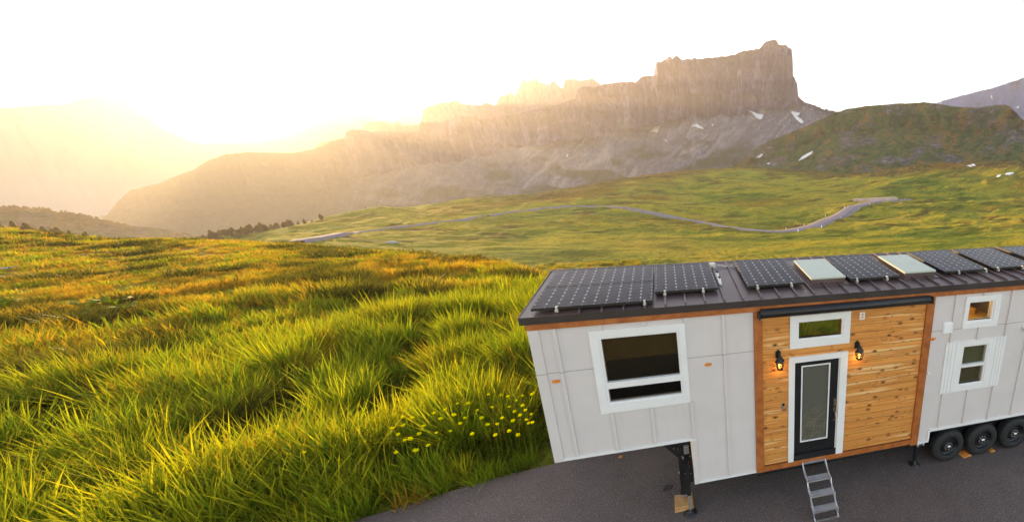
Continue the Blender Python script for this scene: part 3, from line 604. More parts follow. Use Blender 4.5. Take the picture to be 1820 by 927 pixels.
for i in range(24):
    px = -8 + i * 8.4 + random.uniform(-3, 3); py = float(np.interp(px, [0, 80, 190], [404, 409, 424])); p = pix(px, py, 300)
    t = empty('tree', (p[0], p[1], p[2] - 5.5)); sc = random.uniform(.75, 1.25) * float(np.interp(px, [0, 100, 190], [1.2, 1.25, .7])); t.scale = (sc * 1.1, sc * 1.1, sc)
    t.location.z = float(hgt(p[0], p[1])); hgt_need = p[2] - t.location.z; t.scale = (sc * .8, sc * .8, max(.6, (hgt_need + .6 + random.uniform(-.8, 1.0)) / 8.0))
    meta(t, 'tree in the faint hazy row behind the far left end of the meadow crest', 'tree', 'trees behind the left end of the crest')
    for nm, me in (('trunk', TK[i % 3]), ('crown', CR[i % 3])):
        o = bpy.data.objects.new(nm, me); C.objects.link(o); o.parent = t
# wood on the far left ridge: one mass
V, F = [], []
src = CR[0]; cv = np.array([v.co[:] for v in src.vertices])[:240]; cf = np.arange(240).reshape(-1, 4)
for i in range(230):
    px = random.uniform(-150, 235); top = float(np.interp(px, [-150, 0, 45, 80, 115, 150, 185, 220, 240], [373, 372, 371, 374, 380, 385, 392, 401, 402])); p = pix(px, top + 1 + abs(random.gauss(0, 2)), 895 - random.random() * 12)
    s = random.uniform(.5, 1.0); k = len(V); V += [tuple(q) for q in cv * s + p - np.array([0, 0, 2.5 * s])]; F += [tuple(int(x) for x in f + k) for f in cf]
me = bpy.data.meshes.new('woodland'); me.from_pydata(V, [], F); meta(link('woodland', me, M['needle']), 'far wood fringing the low hazy ridge at the left', kind='stuff')
#SPLIT

# ------------------------------------------------------------------ the tiny house (front wall on y = 0, left end on x = 0)
SL = math.tan(R(7)); ZE = 3.99                       # roof slope, eave height
def rz(y, d=0): return ZE + SL * (y + .05) + d
XR, YB, YR = 12.4, 2.45, 1.97
house = empty('tiny_house'); meta(house, 'long grey and cedar tiny house on wheels with solar panels on its brown metal roof', 'tiny house')
def wall_holes(name, x0, x1, z0, z1, holes, y0, y1, mat, parent, extra=None):
    xs = sorted({x0, x1} | {h[0] for h in holes} | {h[1] for h in holes}); zs = sorted({z0, z1} | {h[2] for h in holes} | {h[3] for h in holes})
    xs = [x for x in xs if x0 <= x <= x1]; zs = [z for z in zs if z0 <= z <= z1]
    b = bmesh.new(); vc = {}
    def vt(x, y, z):
        k = (round(x, 4), round(y, 4), round(z, 4))
        if k not in vc: vc[k] = b.verts.new(k)
        return vc[k]
    solid = {}
    for i in range(len(xs) - 1):
        for j in range(len(zs) - 1):
            cx, cz = (xs[i] + xs[i + 1]) / 2, (zs[j] + zs[j + 1]) / 2
            solid[i, j] = not any(h[0] < cx < h[1] and h[2] < cz < h[3] for h in holes)
    for (i, j), sld in solid.items():
        if not sld: continue
        a, c, d, e = xs[i], xs[i + 1], zs[j], zs[j + 1]
        b.faces.new([vt(a, y0, d), vt(c, y0, d), vt(c, y0, e), vt(a, y0, e)]); b.faces.new([vt(a, y1, d), vt(a, y1, e), vt(c, y1, e), vt(c, y1, d)])
        for di, dj, q in ((-1, 0, (a, d, a, e)), (1, 0, (c, e, c, d)), (0, -1, (c, d, a, d)), (0, 1, (a, e, c, e))):
            if not solid.get((i + di, j + dj), False): b.faces.new([vt(q[0], y0, q[1]), vt(q[0], y1, q[1]), vt(q[2], y1, q[3]), vt(q[2], y0, q[3])])
    if extra:
        t = MB(); extra(t); me = bpy.data.meshes.new('t'); t.b.to_mesh(me); t.b.free(); b.from_mesh(me); bpy.data.meshes.remove(me)
    bmesh.ops.recalc_face_normals(b, faces=b.faces)
    me = bpy.data.meshes.new(name); b.to_mesh(me); b.free(); return link(name, me, mat, parent)
ZT = 3.79; ZG = 1.565; ZB = .66; TH = .09
W1 = (.93, 2.02, 2.49, 3.56); WT = (4.02, 4.80, 3.24, 3.53); DO = (3.95, 4.805, .80, 2.80); WU = (7.415, 7.95, 3.245, 3.605); WL = (7.435, 7.975, 1.89, 2.70)
def batt(lst):
    def f(t):
        for x, a, c in lst: t.box(x - .023, x + .023, -.032, .0, a, c)
    return f
o = wall_holes('wall', .0, 3.24, ZB, ZT, [W1, (-1, 2.115, 0, ZG)], 0, TH, M['siding'], house,
    batt([(.335, 1.62, 3.787), (.935, 1.62, 2.31), (.945, 3.70, 3.787), (1.535, 1.62, 2.31), (1.555, 3.70, 3.787), (2.165, 1.60, 2.31), (2.172, 3.70, 3.787), (2.75, .72, 3.787)]))
meta(o, 'grey board-and-batten wall of the raised left end')
RW = [(7.09, .94, 1.735), (7.09, 2.84, 3.787), (7.69, .94, 1.735), (7.705, 2.845, 3.08), (7.71, 3.74, 3.787), (8.32, .94, 1.735), (8.367, 2.84, 3.787), (8.925, .94, 3.787), (9.53, .94, 3.787), (10.14, .94, 3.787), (10.75, .94, 3.787), (11.36, .94, 3.787)]
o = wall_holes('wall', 6.63, XR, .625, ZT, [WU, WL, (6.905, 9.75, 0, .87)], 0, TH, M['siding'], house, batt(RW)); meta(o, 'grey board-and-batten wall above the wheels')
wall_holes('cedar_wall', 3.385, 6.468, .775, 3.745, [WT, DO], 0, TH, M['cedar'], house)
mb = MB()
ZW = rz(YR) - .25 * (YB - YR) - .05; mb.prism([(.0, .09, ZG), (.0, YB, ZG), (.0, YB, ZW), (0, YR, rz(YR, -.06)), (.0, .09, rz(.09, -.06))], (.09, 0, 0)); meta(mb.build('end_wall', M['siding'], house), 'grey left end wall')
mb = MB(); mb.prism([(XR - .09, .09, .62), (XR - .09, YB, .62), (XR - .09, YB, ZW), (XR - .09, YR, rz(YR, -.06)), (XR - .09, .09, rz(.09, -.06))], (.09, 0, 0)); mb.build('end_wall', M['siding'], house)
# rear wall: the two high openings let the meadow show through the front panes
wall_holes('rear_wall', .09, XR - .09, .62, ZW + .02, [(4.0, 6.2, 1.5, 3.1), (-1, 2.115, 0, ZG)], YB - .09, YB, M['siding'], house)
for x in (2.115,): MB().box(x, x + .06, .09, YB - .09, ZB, ZG).build('step_wall', M['siding'], house)
mb = MB(); mb.box(2.18, 6.9, .09, YB - .09, .64, .80); mb.box(6.9, XR - .09, .27, YB - .09, .64, .80); mb.box(.09, 2.115, .09, YB - .09, ZG + .002, ZG + .1); mb.box(2.115, 2.18, .09, YB - .09, ZG - .1, ZG + .1); mb.build('floor', M['interior_dark'], house)
mb = MB(); mb.box(3.2, 3.28, .09, YB - .09, .80, 3.9); mb.build('partition', M['interior_dark'], house)
for px_ in (6.6, 8.6): MB().box(px_, px_ + .06, .09, YB - .09, .80, 3.95).build('partition', M['interior'], house)
mb = MB(); mb.box(6.66, 8.6, .09, YB - .09, 2.96, 3.04); mb.build('loft_floor', M['loft_yellow'], house)
mb = MB(); mb.prism([(7.0, 1.2, 3.04), (8.4, 1.2, 3.04), (8.4, 1.2, 3.30), (7.3, 1.2, 4.0), (7.0, 1.2, 4.0)], (0, .05, 0)); mb.build('loft_gable', M['loft_yellow'], house)
mb = MB(); mb.bar((8.45, 1.15, 3.08), (7.3, 1.12, 3.98), .09, .07); mb.build('loft_beam', M['interior'], house)
mb = MB(); mb.box(6.9, 7.2, 1.0, 1.14, 3.04, 3.5); mb.box(7.5, 8.3, .8, 1.15, 3.04, 3.18); mb.build('loft_shelf', M['loft_yellow'], house)
mb = MB(); mb.tube((7.7, .55, 3.75), (7.7, .55, 3.98), .012); mb.ring((7.7, .55, 3.68), (0, 0, 1), [(.07, 0), (.04, .1)], 12)
bulb = mb.build('loft_lamp', M['brass'], house)
pl = bpy.data.lights.new('loft_light', 'POINT'); pl.energy = 3.0; pl.color = (1, .80, .50); pl.shadow_soft_size = .05; po = bpy.data.objects.new('loft_light', pl); C.objects.link(po); po.location = (7.7, .5, 3.6); po.parent = house
# corner and base trim
mb = MB(); mb.box(-.004, .135, -.024, -.001, ZG, 3.785); mb.build('corner_trim', M['siding'], house)
mb = MB(); mb.box(.137, 2.2, -.02, -.001, ZG, 1.612); mb.box(-.004, .137, -.02, -.001, ZG - .004, ZG - .001); mb.build('base_trim', M['white'], house)
mb = MB(); mb.box(2.112, 2.205, -.022, -.001, .655, ZG - .002); mb.build('corner_trim', M['siding'], house)
mb = MB(); mb.box(2.207, 3.238, -.02, -.001, .655, .69); mb.build('base_trim', M['white'], house)
mb = MB(); mb.box(6.63, 6.90, -.02, -.001, .618, .66); mb.box(6.862, 6.903, -.024, -.001, .66, .885); mb.box(6.905, XR, -.022, -.001, .87, .93); mb.build('base_trim', M['white'], house)
mb = MB(); mb.box(3.242, 3.384, -.035, .05, .655, 3.785); mb.build('post', M['stain'], house)
mb = MB(); mb.box(6.470, 6.628, -.035, .05, .625, 3.785); mb.build('post', M['stain'], house)
mb = MB(); mb.box(3.386, 6.468, -.03, .03, .655, .762); mb.build('sill_board', M['stain'], house)
mb = MB(); mb.box(3.386, 6.468, -.006, .0, .764, .775); mb.build('drip_edge', M['black_metal'], house)
mb = MB(); mb.box(-.006, 1.0, -.04, -.002, 3.79, 3.885); mb.box(1.003, 6.2, -.04, -.002, 3.79, 3.885); mb.box(6.203, XR, -.04, -.002, 3.79, 3.885); mb.build('fascia_board', M['stain'], house)
# roof: pan, standing seams, folded eave
ZR = rz(YR) - .25 * (YB + .06 - YR)
mb = MB()
prof = [(-.05, rz(-.05)), (YR, rz(YR)), (YB + .06, ZR), (YB + .06, ZR - .06), (YR, rz(YR) - .1), (-.05, ZE - .03)]
mb.prism([(-.06, y, z) for y, z in prof], (XR + .12, 0, 0))
for k in range(-7, 33):
    x = 2.79 + .2985 * k
    if -.0 < x < XR: mb.prism([(x - .012, -.045, rz(-.045, .0)), (x - .012, -.02, rz(-.02, .036)), (x - .012, YR - .03, rz(YR - .03, .036)), (x - .012, YR - .03, rz(YR - .03, .0))], (.024, 0, 0))
mb.prism([(-.06, YR - .09, rz(YR - .09, .004)), (-.06, YR, rz(YR, .016)), (-.06, YR + .09, rz(YR, .016) - .0225)], (XR + .12, 0, 0)); mb.build('roof', M['roof_metal'], house)
mb = MB(); mb.box(-.066, XR + .066, -.062, -.045, 3.884, 3.993); mb.prism([(-.075, -.05, 3.884), (-.075, YR, rz(YR) - .11), (-.075, YB + .06, ZR - .11), (-.075, YB + .06, ZR + .012), (-.075, YR, rz(YR) + .012), (-.075, -.05, 3.995)], (.013, 0, 0)); mb.build('eave_flashing', M['eave_metal'], house)
# solar panels
def slab_pts(x0, x1, y0, y1, z0, z1):
    return [(x, y, rz(y, z)) for x, y, z in ((x0, y0, z0), (x1, y0, z0), (x1, y1, z0), (x0, y1, z0), (x0, y0, z1), (x1, y0, z1), (x1, y1, z1), (x0, y1, z1))]
def sheared(mb, *a, mi=0):
    v = [mb.b.verts.new(p) for p in slab_pts(*a)]
    for f in ((3, 2, 1, 0), (4, 5, 6, 7), (0, 1, 5, 4), (1, 2, 6, 5), (2, 3, 7, 6), (3, 0, 4, 7)): mb.b.faces.new([v[k] for k in f]).material_index = mi
    return v
def panel(x0, x1, y0, y1, nu, nv, clamps, label=None, frame='black_metal'):
    b = bmesh.new(); uvl = b.loops.layers.uv.new('UVMap'); e = .012
    v = [b.verts.new((x, y, rz(y, .082))) for x, y in ((x0 + e, y0 + e), (x1 - e, y0 + e), (x1 - e, y1 - e), (x0 + e, y1 - e))]; f = b.faces.new(v)
    for lp, uv in zip(f.loops, ((0, 0), (nu, 0), (nu, nv), (0, nv))): lp[uvl].uv = uv
    v2 = [b.verts.new(q.co - Vector((0, 0, .006))) for q in v]; b.faces.new(v2[::-1])
    for i in range(4): b.faces.new((v[i], v2[i], v2[(i + 1) % 4], v[(i + 1) % 4]))
    me = bpy.data.meshes.new('solar_panel'); b.to_mesh(me); b.free(); o = link('solar_panel', me, M['cells'], house)
    if label: o['label'] = label
    mb = MB(); fr = .011; a, z = .045, .085
    for q in ((x0, x1, y0, y0 + fr), (x0, x1, y1 - fr, y1), (x0, x0 + fr, y0 + fr, y1 - fr), (x1 - fr, x1, y0 + fr, y1 - fr)): sheared(mb, *q, a, z)
    sheared(mb, x0 + fr, x1 - fr, y0 + fr, y1 - fr, .05, .055); mb.build('frame', M[frame], o)
    for cx in clamps:
        m2 = MB(); y = y0 - .02; z = rz(y)
        m2.box(cx - .022, cx + .022, y - .022, y + .022, z + .02, z + .062); m2.box(cx - .014, cx + .014, y - .012, y + .035, z + .062, z + .095); m2.tube((cx, y - .034, z + .045), (cx, y - .02, z + .045), .014, n=8)
        m2.build('clamp', M['aluminium'], o)
panel(.075, 1.712, .045, .872, 10, 6, [.406, 1.599], 'front one of the two wide solar panels at the left end')
panel(.075, 1.712, .886, 1.70, 10, 6, [], 'rear one of the two wide solar panels at the left end')
panel(1.745, 2.74, .382, 1.69, 6, 9, [1.895, 2.497], 'upright solar panel right of the two wide ones')
panel(3.232, 4.238, .358, 1.73, 6, 9, [3.395, 3.99], 'solar panel between the roof vent and the left skylight')
panel(5.10, 6.10, .372, 1.70, 6, 9, [5.221, 5.824], 'solar panel between the two skylights')
panel(7.095, 8.10, .420, 1.76, 6, 9, [7.404, 8.031], 'solar panel right of the right skylight')
panel(8.26, 9.30, .445, 1.76, 6, 9, [8.348, 8.95], 'solar panel above the wheels with a gap on each side')
panel(9.56, 10.56, .445, 1.76, 6, 9, [9.66, 10.3], 'rightmost solar panel, cut by the edge of the photo')
for x0, x1 in ((4.37, 5.02), (6.215, 6.885)):
    mb = MB(); sheared(mb, x0 - .05, x1 + .05, .33, 1.5, -.01, .02); sheared(mb, x0 + .01, x1 - .01, .41, 1.43, .02, .10); o = mb.build('skylight', M['roof_metal'], house)
    mb = MB(); sheared(mb, x0, x1, .40, 1.44, .10, .128); mb.build('lid', M['skylight'], o)
mb = MB(); mb.box(2.735, 2.85, 1.60, 1.74, rz(1.6, -.01), rz(1.6, .09)); mb.box(2.75, 2.835, 1.585, 1.6, rz(1.6, .0), rz(1.6, .07)); mb.build('vent_pipe', M['aluminium'], house)
mb = MB(); pts = [(2.86, 1.70, .05), (2.95, 1.66, .03), (3.1, 1.60, .02), (3.25, 1.62, .04)]
for a, c in zip(pts[:-1], pts[1:]): mb.tube((a[0], a[1], rz(a[1], a[2])), (c[0], c[1], rz(c[1], c[2])), .012, n=6)
mb.build('cable', M['aluminium'], house)
for y in (1.08, .80):
    z = rz(y); mb = MB(); mb.tube((2.815, y, z), (2.815, y - .02, z + .075), .03, n=10); mb.tube((2.815, y - .02, z + .075), (2.815, y - .045, z + .10), .026, .02, 10)
    mb.box(2.79, 2.84, y - .13, y - .04, z + .0, z + .045)
    o = mb.build('roof_fitting', M['white'], house)
    mb = MB(); mb.ring((2.815, y - .03, rz(y) + .105), (0, -.4, 1), [(.024, 0), (.024, .012)], 10); mb.build('cap', M['black_metal'], o)
# windows: casing, sash, pane(s)
def window(cas, gl, label, panes=None, mull=None, glass='glass', tint=None, cw=None, y=-.026):
    """cas: outer casing rectangle, gl: glazed opening"""
    x0, x1, z0, z1 = cas; a, b, c, d = gl
    mb = MB(); fx = .035; yy = y
    mb.box(x0, a - fx, yy, -.001, z0, z1); mb.box(b + fx, x1, yy, -.001, z0, z1); mb.box(a - fx, b + fx, yy, -.001, d + fx, z1); mb.box(a - fx, b + fx, yy, -.001, z0, c - fx)
    o = mb.build('window', M['white'], house); o['label'] = label
    mb = MB(); ym = -.014
    mb.box(a - fx + .001, a - .001, ym, .05, c - fx, d + fx); mb.box(b + .001, b + fx - .001, ym, .05, c - fx, d + fx); mb.box(a - .001, b + .001, ym, .05, d, d + fx); mb.box(a - .001, b + .001, ym, .05, c - fx, c)
    if mull: mb.box(a - .001, b + .001, ym - .012, .05, mull[0], mull[1])
    mb.build('sash', M['white'], o)
    for (p0, p1) in (panes or [(c, d)]):
        MB().box(a, b, .028, .034, p0, p1).build('pane', M[glass], o)
    return o
window((.775, 2.152, 2.315, 3.70), (.93, 2.02, 2.495, 3.56), 'large white-framed window of the raised left end', [(2.495, 2.735), (2.84, 3.56)], (2.735, 2.84), 'glass_dark')
window((3.861, 4.962, 3.064, 3.656), (4.02, 4.80, 3.24, 3.53), 'transom window above the door, green showing through')
window((7.308, 8.118, 3.088, 3.728), (7.415, 7.95, 3.245, 3.605), 'upper right window with yellow wood inside')
window((7.24, 8.10, 1.73, 2.828), (7.435, 7.975, 1.89, 2.70), 'lower right sash window between shutters', [(1.89, 2.255), (2.315, 2.70)], (2.255, 2.315))
# added sheets behind panes, coloured like the reflections in the glass
MB().box(.94, 2.01, .062, .066, 3.18, 3.555).build('reflection_sheet', plain('olive_reflection', (.13, .10, .045), .8), house)
MB().box(7.44, 7.97, .062, .066, 2.32, 2.695).build('reflection_sheet', plain('grey_green_reflection', (.20, .19, .13), .8), house)
MB().box(7.44, 7.97, .068, .072, 1.895, 2.25).build('reflection_sheet', plain('brown_reflection', (.16, .12, .08), .8), house)
for xs in (((7.008, 7.075), (7.082, 7.150), (7.157, 7.236)), ((8.105, 8.19), (8.197, 8.265), (8.272, 8.338), (8.345, 8.415))):
    mb = MB()
    for i, (a, b) in enumerate(xs): mb.box(a, b, -.022, -.001, 1.722 + (.004 if i % 2 else 0), 2.835)
    mb.box(xs[0][0] + .01, xs[-1][1] - .01, -.033, -.0225, 1.86, 1.93) if False else None
    mb.build('shutter', M['white'], house)
# door
mb = MB(); mb.box(3.845, 3.95, -.034, -.001, .76, 2.908); mb.box(4.806, 4.948, -.034, -.001, .76, 2.908); mb.box(3.951, 4.805, -.034, -.001, 2.80, 2.908); mb.box(3.95, 3.965, .0, .06, .78, 2.8); mb.box(4.79, 4.805, 0, .06, .78, 2.8); mb.box(3.966, 4.789, 0, .06, 2.785, 2.8)
mb.build('door_frame', M['white'], house)
mb = MB(); mb.box(3.951, 4.804, -.02, .02, .764, .89); mb.box(3.966, 4.789, .02, .08, .80, .895); o = mb.build('threshold', M['black_metal'], house)
door = wall_holes('door', 3.967, 4.788, .90, 2.783, [(4.095, 4.622, 1.145, 2.70)], .012, .055, M['door_black'], house)
MB().box(4.115, 4.602, .028, .036, 1.165, 2.68).build('pane', M['door_glass'], door)
mb = MB(); a, b, c, d = 4.085, 4.632, 1.135, 2.71; e = .024
mb.box(a, a + e, .003, .02, c, d); mb.box(b - e, b, .003, .02, c, d); mb.box(a + e, b - e, .003, .02, c, c + e); mb.box(a + e, b - e, .003, .02, d - e, d); mb.build('pane_frame', M['white'], door)
mb = MB(); mb.box(4.725, 4.775, -.004, .012, 1.82, 1.965); mb.ring((4.75, -.004, 1.93), (0, -1, 0), [(.022, 0), (.02, .014)], 12); mb.ring((4.75, -.004, 1.86), (0, -1, 0), [(.012, 0), (.012, .02)], 8); mb.build('lock', M['brass'], door)
mb = MB(); mb.box(4.728, 4.772, .0, .012, 1.69, 1.79); mb.box(4.735, 4.765, .0, .012, 1.495, 1.545)
for p, q in (((4.75, 0, 1.72), (4.75, -.05, 1.71)), ((4.75, -.05, 1.71), (4.75, -.055, 1.54)), ((4.75, -.055, 1.54), (4.75, 0, 1.52))): mb.tube(p, q, .011, n=8)
mb.ring((4.75, 0, 1.765), (0, -1, 0), [(.008, 0), (.016, .045)], 10); mb.build('handle', M['brass'], door)
mb = MB(); mb.box(3.725, 3.772, -.02, 0, 1.915, 2.05); o = mb.build('doorbell', M['aluminium'], house, .004); MB().box(3.728, 3.769, -.026, -.0205, 1.985, 2.046).build('camera_eye', M['black_metal'], o)
# awning roll
mb = MB(); mb.ring((3.33, -.10, 3.765), (1, 0, 0), [(.05, 0), (.072, .012), (.072, 3.12), (.05, 3.135)], 20); mb.box(3.34, 6.455, -.075, -.036, 3.80, 3.835)
o = mb.build('awning', M['black_metal'], house); MB().box(3.30, 3.33, -.17, -.04, 3.69, 3.80).build('end_cap', M['black_metal'], o); MB().box(6.466, 6.49, -.17, -.04, 3.70, 3.83).build('end_cap', M['black_metal'], o)
mb = MB(); mb.tube((3.35, -.12, 3.675), (3.35, -.12, 3.69), .02, n=8); mb.build('pull_loop', M['aluminium'], o)
# wall lanterns
lamp_glass = NT('lantern_glass'); lamp_glass.base((1, .6, .2), .2); lamp_glass.p.inputs['Emission Color'].default_value = (1, .55, .13, 1); lamp_glass.p.inputs['Emission Strength'].default_value = .55
for lx, lz in ((3.655, 2.99), (5.12, 3.0)):
    mb = MB(); mb.prism([(lx - .045, -.001, lz - .06), (lx + .045, -.001, lz - .06), (lx + .045, -.001, lz + .05), (lx, -.001, lz + .09), (lx - .045, -.001, lz + .05)], (0, -.02, 0))
    mb.bar((lx, -.02, lz + .02), (lx, -.10, lz + .05), .022); mb.bar((lx, -.10, lz + .06), (lx, -.12, lz - .03), .02)
    lan = mb.build('wall_lantern', M['black_metal'], house); lan['label'] = 'lit black wall lantern left of the door' if lx < 4 else 'lit black wall lantern right of the door'
    cx, cy, zt = lx, -.12, lz - .02
    mb = MB()
    mb.ring((cx, cy, zt), (0, 0, -1), [(.022, -.045), (.03, -.03), (.085, .055), (.09, .07)], 4)
    mb.build('hood', M['black_metal'], lan).data.transform(Matrix.Translation((cx, cy, 0)) @ Matrix.Rotation(R(45), 4, 'Z') @ Matrix.Translation((-cx, -cy, 0)))
    mb = MB(); z1, z0 = zt - .072, zt - .20
    for sx in (-1, 1):
        for sy in (-1, 1): mb.bar((cx + sx * .055, cy + sy * .055, z1), (cx + sx * .038, cy + sy * .038, z0), .010)
    for sx, sy in ((1, 0), (-1, 0), (0, 1), (0, -1)): mb.bar((cx + sx * .055, cy + sy * .055, z1), (cx + sx * .038, cy + sy * .038, z0), .007)
    for zz, q in ((z0, .042), (zt - .13, .05)):
        mb.bar((cx - q, cy - q, zz), (cx + q, cy - q, zz), .009); mb.bar((cx - q, cy + q, zz), (cx + q, cy + q, zz), .009); mb.bar((cx - q, cy - q, zz), (cx - q, cy + q, zz), .009); mb.bar((cx + q, cy - q, zz), (cx + q, cy + q, zz), .009)
    mb.box(cx - .04, cx + .04, cy - .04, cy + .04, z0 - .012, z0 - .003); mb.build('cage', M['black_metal'], lan)
    mb = MB(); mb.ring((cx, cy, z0 + .01), (0, 0, 1), [(.012, 0), (.03, .03), (.032, .06), (.012, .095)], 10); mb.build('bulb', lamp_glass.m, lan)
    l = bpy.data.lights.new('lantern_light', 'POINT'); l.energy = .25; l.color = (1, .60, .16); l.shadow_soft_size = .04; lo = bpy.data.objects.new('lantern_light', l); C.objects.link(lo); lo.location = (cx, cy + .03, z0 - .03); lo.parent = house
# small fittings
mb = MB(); mb.box(5.13, 5.235, -.02, 0, 3.475, 3.615); o = mb.build('outlet_box', M['white'], house, .006); mb = MB(); mb.box(5.165, 5.2, -.024, -.0205, 3.50, 3.535); mb.box(5.165, 5.2, -.024, -.0205, 3.555, 3.59); mb.build('socket', M['chock'], o)
mb = MB(); mb.box(6.88, 7.10, -.02, 0, 3.035, 3.265)
for k in range(5): mb.prism([(6.895, -.02, 3.055 + .04 * k), (6.895, -.045, 3.055 + .04 * k), (6.895, -.02, 3.085 + .04 * k)], (.19, 0, 0))
mb.build('vent', M['white'], house)
for x, z in ((.232, 2.958), (2.475, 2.95), (6.70, 2.945)):
    mb = MB(); mb.box(x - .055, x + .055, -.012, 0, z - .018, z + .02); mb.ring((x, -.012, z), (0, -1, 0), [(.034, 0), (.026, .014)], 10); mb.build('marker_light', M['amber'], house, .003)
mb = MB(); mb.ring((6.675, -.001, 2.245), (0, -1, 0), [(.028, 0), (.03, .03), (.018, .05)], 12); mb.build('water_inlet', M['white'], house)
mb = MB(); mb.ring((8.83, -.001, 3.0), (0, -1, 0), [(.07, 0), (.065, .025), (.03, .03)], 14); mb.tube((8.83, -.03, 3.0), (8.83, -.09, 2.94), .03, .055, 10); mb.build('porch_light', M['white'], house)
# chassis, gooseneck box, jacks
mb = MB()
for y in (.25, 1.85): mb.box(2.2, XR - .1, y, y + .07, .42, .60)
for x in np.arange(2.6, 12, .8): mb.box(x, x + .05, .33, 1.84, .46, .56)
mb.box(3.3, 6.5, .12, .18, .46, .62); mb.build('chassis', M['black_metal'], house)
mb = MB()
mb.prism([(1.52, .36, 1.56), (1.62, .36, 1.30), (1.86, .36, .98), (1.86, .36, .36), (2.10, .36, .40), (2.10, .36, 1.56)], (0, .05, 0)); mb.prism([(1.52, 1.66, 1.56), (1.62, 1.66, 1.30), (1.86, 1.66, .98), (1.86, 1.66, .40), (2.10, 1.66, .40), (2.10, 1.66, 1.56)], (0, .05, 0))
mb.box(.4, 2.1, .42, .52, 1.46, 1.56); mb.box(.4, 2.1, 1.56, 1.66, 1.46, 1.56); mb.box(1.9, 2.0, .42, 1.66, .5, .62); mb.box(2.0, 2.1, .42, 1.66, 1.0, 1.1)
mb.build('gooseneck', M['black_metal'], house)
mb = MB(); mb.box(1.97, 2.06, .33, .358, 1.06, 1.24); mb.box(1.93, 1.96, .345, .358, .95, 1.0)
mb.build('control_box', M['aluminium'], house)
mb = MB()
for (x, z) in ((1.80, 1.20), (1.87, 1.18), (2.07, .98), (1.93, 1.0), (1.85, .66), (1.96, .62), (2.06, .60)): mb.ring((x, .36, z), (0, -1, 0), [(.013, 0), (.010, .012)], 6)
mb.bar((1.57, .345, 1.43), (1.80, .345, 1.41), .02); mb.bar((1.60, .345, 1.47), (1.66, .345, 1.53), .016); mb.bar((1.72, .345, 1.43), (1.78, .345, 1.53), .016)
mb.build('bolt', M['aluminium'], house)
mb = MB(); mb.ring((2.03, .345, .86), (0, -1, 0), [(.02, 0), (.016, .03)], 8); mb.build('marker_light', plain('red_lens', (.6, .02, .06), .3), house); mb = MB(); mb.box(2.02, 2.05, .33, .358, .74, .79); mb.build('tag', M['brass'], house)
# landing leg
mb = MB(); mb.box(1.86, 1.98, .38, .50, .12, .9); mb.box(1.84, 2.0, .36, .52, .10, .14); mb.box(1.87, 1.97, .345, .36, .12, .5); mb.build('landing_leg', M['black_metal'], house)
# drop jack at the step of the body
jk = MB().box(1.965, 2.035, -.01, .06, .42, 1.1).build('stabilizer_jack', M['black_metal'], house); jk['label'] = 'stabilizer jack under the raised left end'
MB().box(1.978, 2.022, .003, .047, .03, .43).build('tube', M['aluminium'], jk)
mb = MB(); mb.ring((2.0, .02, 0.0), (0, 0, 1), [(.115, 0), (.12, .012), (.07, .03), (.035, .05), (.03, .09)], 20); mb.build('foot', M['black_metal'], jk)
mb = MB(); mb.box(1.83, 1.965, .02, .04, .40, .425); mb.build('crank', M['aluminium'], jk)
jk = MB().box(6.685, 6.745, .07, .13, .12, .60).build('stabilizer_jack', M['black_metal'], house); jk['label'] = 'stabilizer jack left of the wheels'
mb = MB(); mb.box(6.63, 6.82, .0, .06, .56, .64); mb.tube((6.66, -.02, .55), (6.66, .0, .62), .02, n=8); mb.tube((6.79, -.02, .55), (6.79, 0, .62), .02, n=8); mb.build('bracket', M['aluminium'], jk)
mb = MB(); mb.ring((6.715, .10, 0), (0, 0, 1), [(.11, 0), (.115, .012), (.06, .035), (.035, .06), (.03, .13)], 20); mb.build('foot', M['black_metal'], jk)
# wheels
def wheel(x, z=.385, y=-.02):
    c = Vector((x, y, z)); ax = (0, 1, 0)
    mb = MB(); mb.ring(c, ax, [(.225, .012), (.24, .0), (.30, -.004), (.352, .008), (.378, .035), (.385, .06), (.385, .17), (.37, .20), (.30, .215), (.225, .205)], 48, close=False)
    for k in range(48):
        a = 2 * math.pi * k / 48
        for h0 in (.065, .11, .155): 
            p = c + Vector((math.cos(a + h0 * 2) * .386, h0, math.sin(a + h0 * 2) * .386)); q = c + Vector((math.cos(a + .07 + h0 * 2) * .386, h0 + .02, math.sin(a + .07 + h0 * 2) * .386))
            mb.bar(p, q, .016, .008, up=(math.cos(a), 0, math.sin(a)))
    o = mb.build('wheel', M['rubber'], house)
    mb = MB(); mb.ring(c, ax, [(.226, .012), (.22, .02), (.212, .05), (.19, .075), (.15, .07), (.12, .055), (.06, .06), (.0, .06)], 36, close=False)
    mb.ring(c, ax, [(.226, .02), (.226, .20)], 36, close=False); mb.build('rim', M['rim'], o)
    mb = MB(); mb.ring(c, ax, [(.0, -.01), (.03, -.008), (.042, .005), (.045, .06)], 16, close=False); mb.build('hub_cap', M['chrome'], o)
    mb = MB()
    for k in range(8): a = k * math.pi / 4 + .2; mb.ring(c + Vector((math.cos(a) * .085, .02, math.sin(a) * .085)), ax, [(.006, 0), (.011, .012), (.012, .04)], 6)
    mb.build('lug_nut', M['chrome'], o)
    return o
for x, l in ((7.45, 'leftmost wheel'), (8.32, 'middle wheel'), (9.19, 'right wheel')): wheel(x)['label'] = l
mb = MB()
for x in (7.45, 8.32, 9.19): mb.tube((x, .15, .385), (x, 1.9, .385), .05, n=10)
mb.build('axle', M['black_metal'], house)
mb = MB(); mb.box(6.908, 9.745, .03, .14, .80, .868); mb.box(6.908, 9.745, .24, .26, .35, .80); mb.box(6.908, 9.745, .14, .24, .79, .80); mb.build('wheel_arch', M['black_metal'], house)
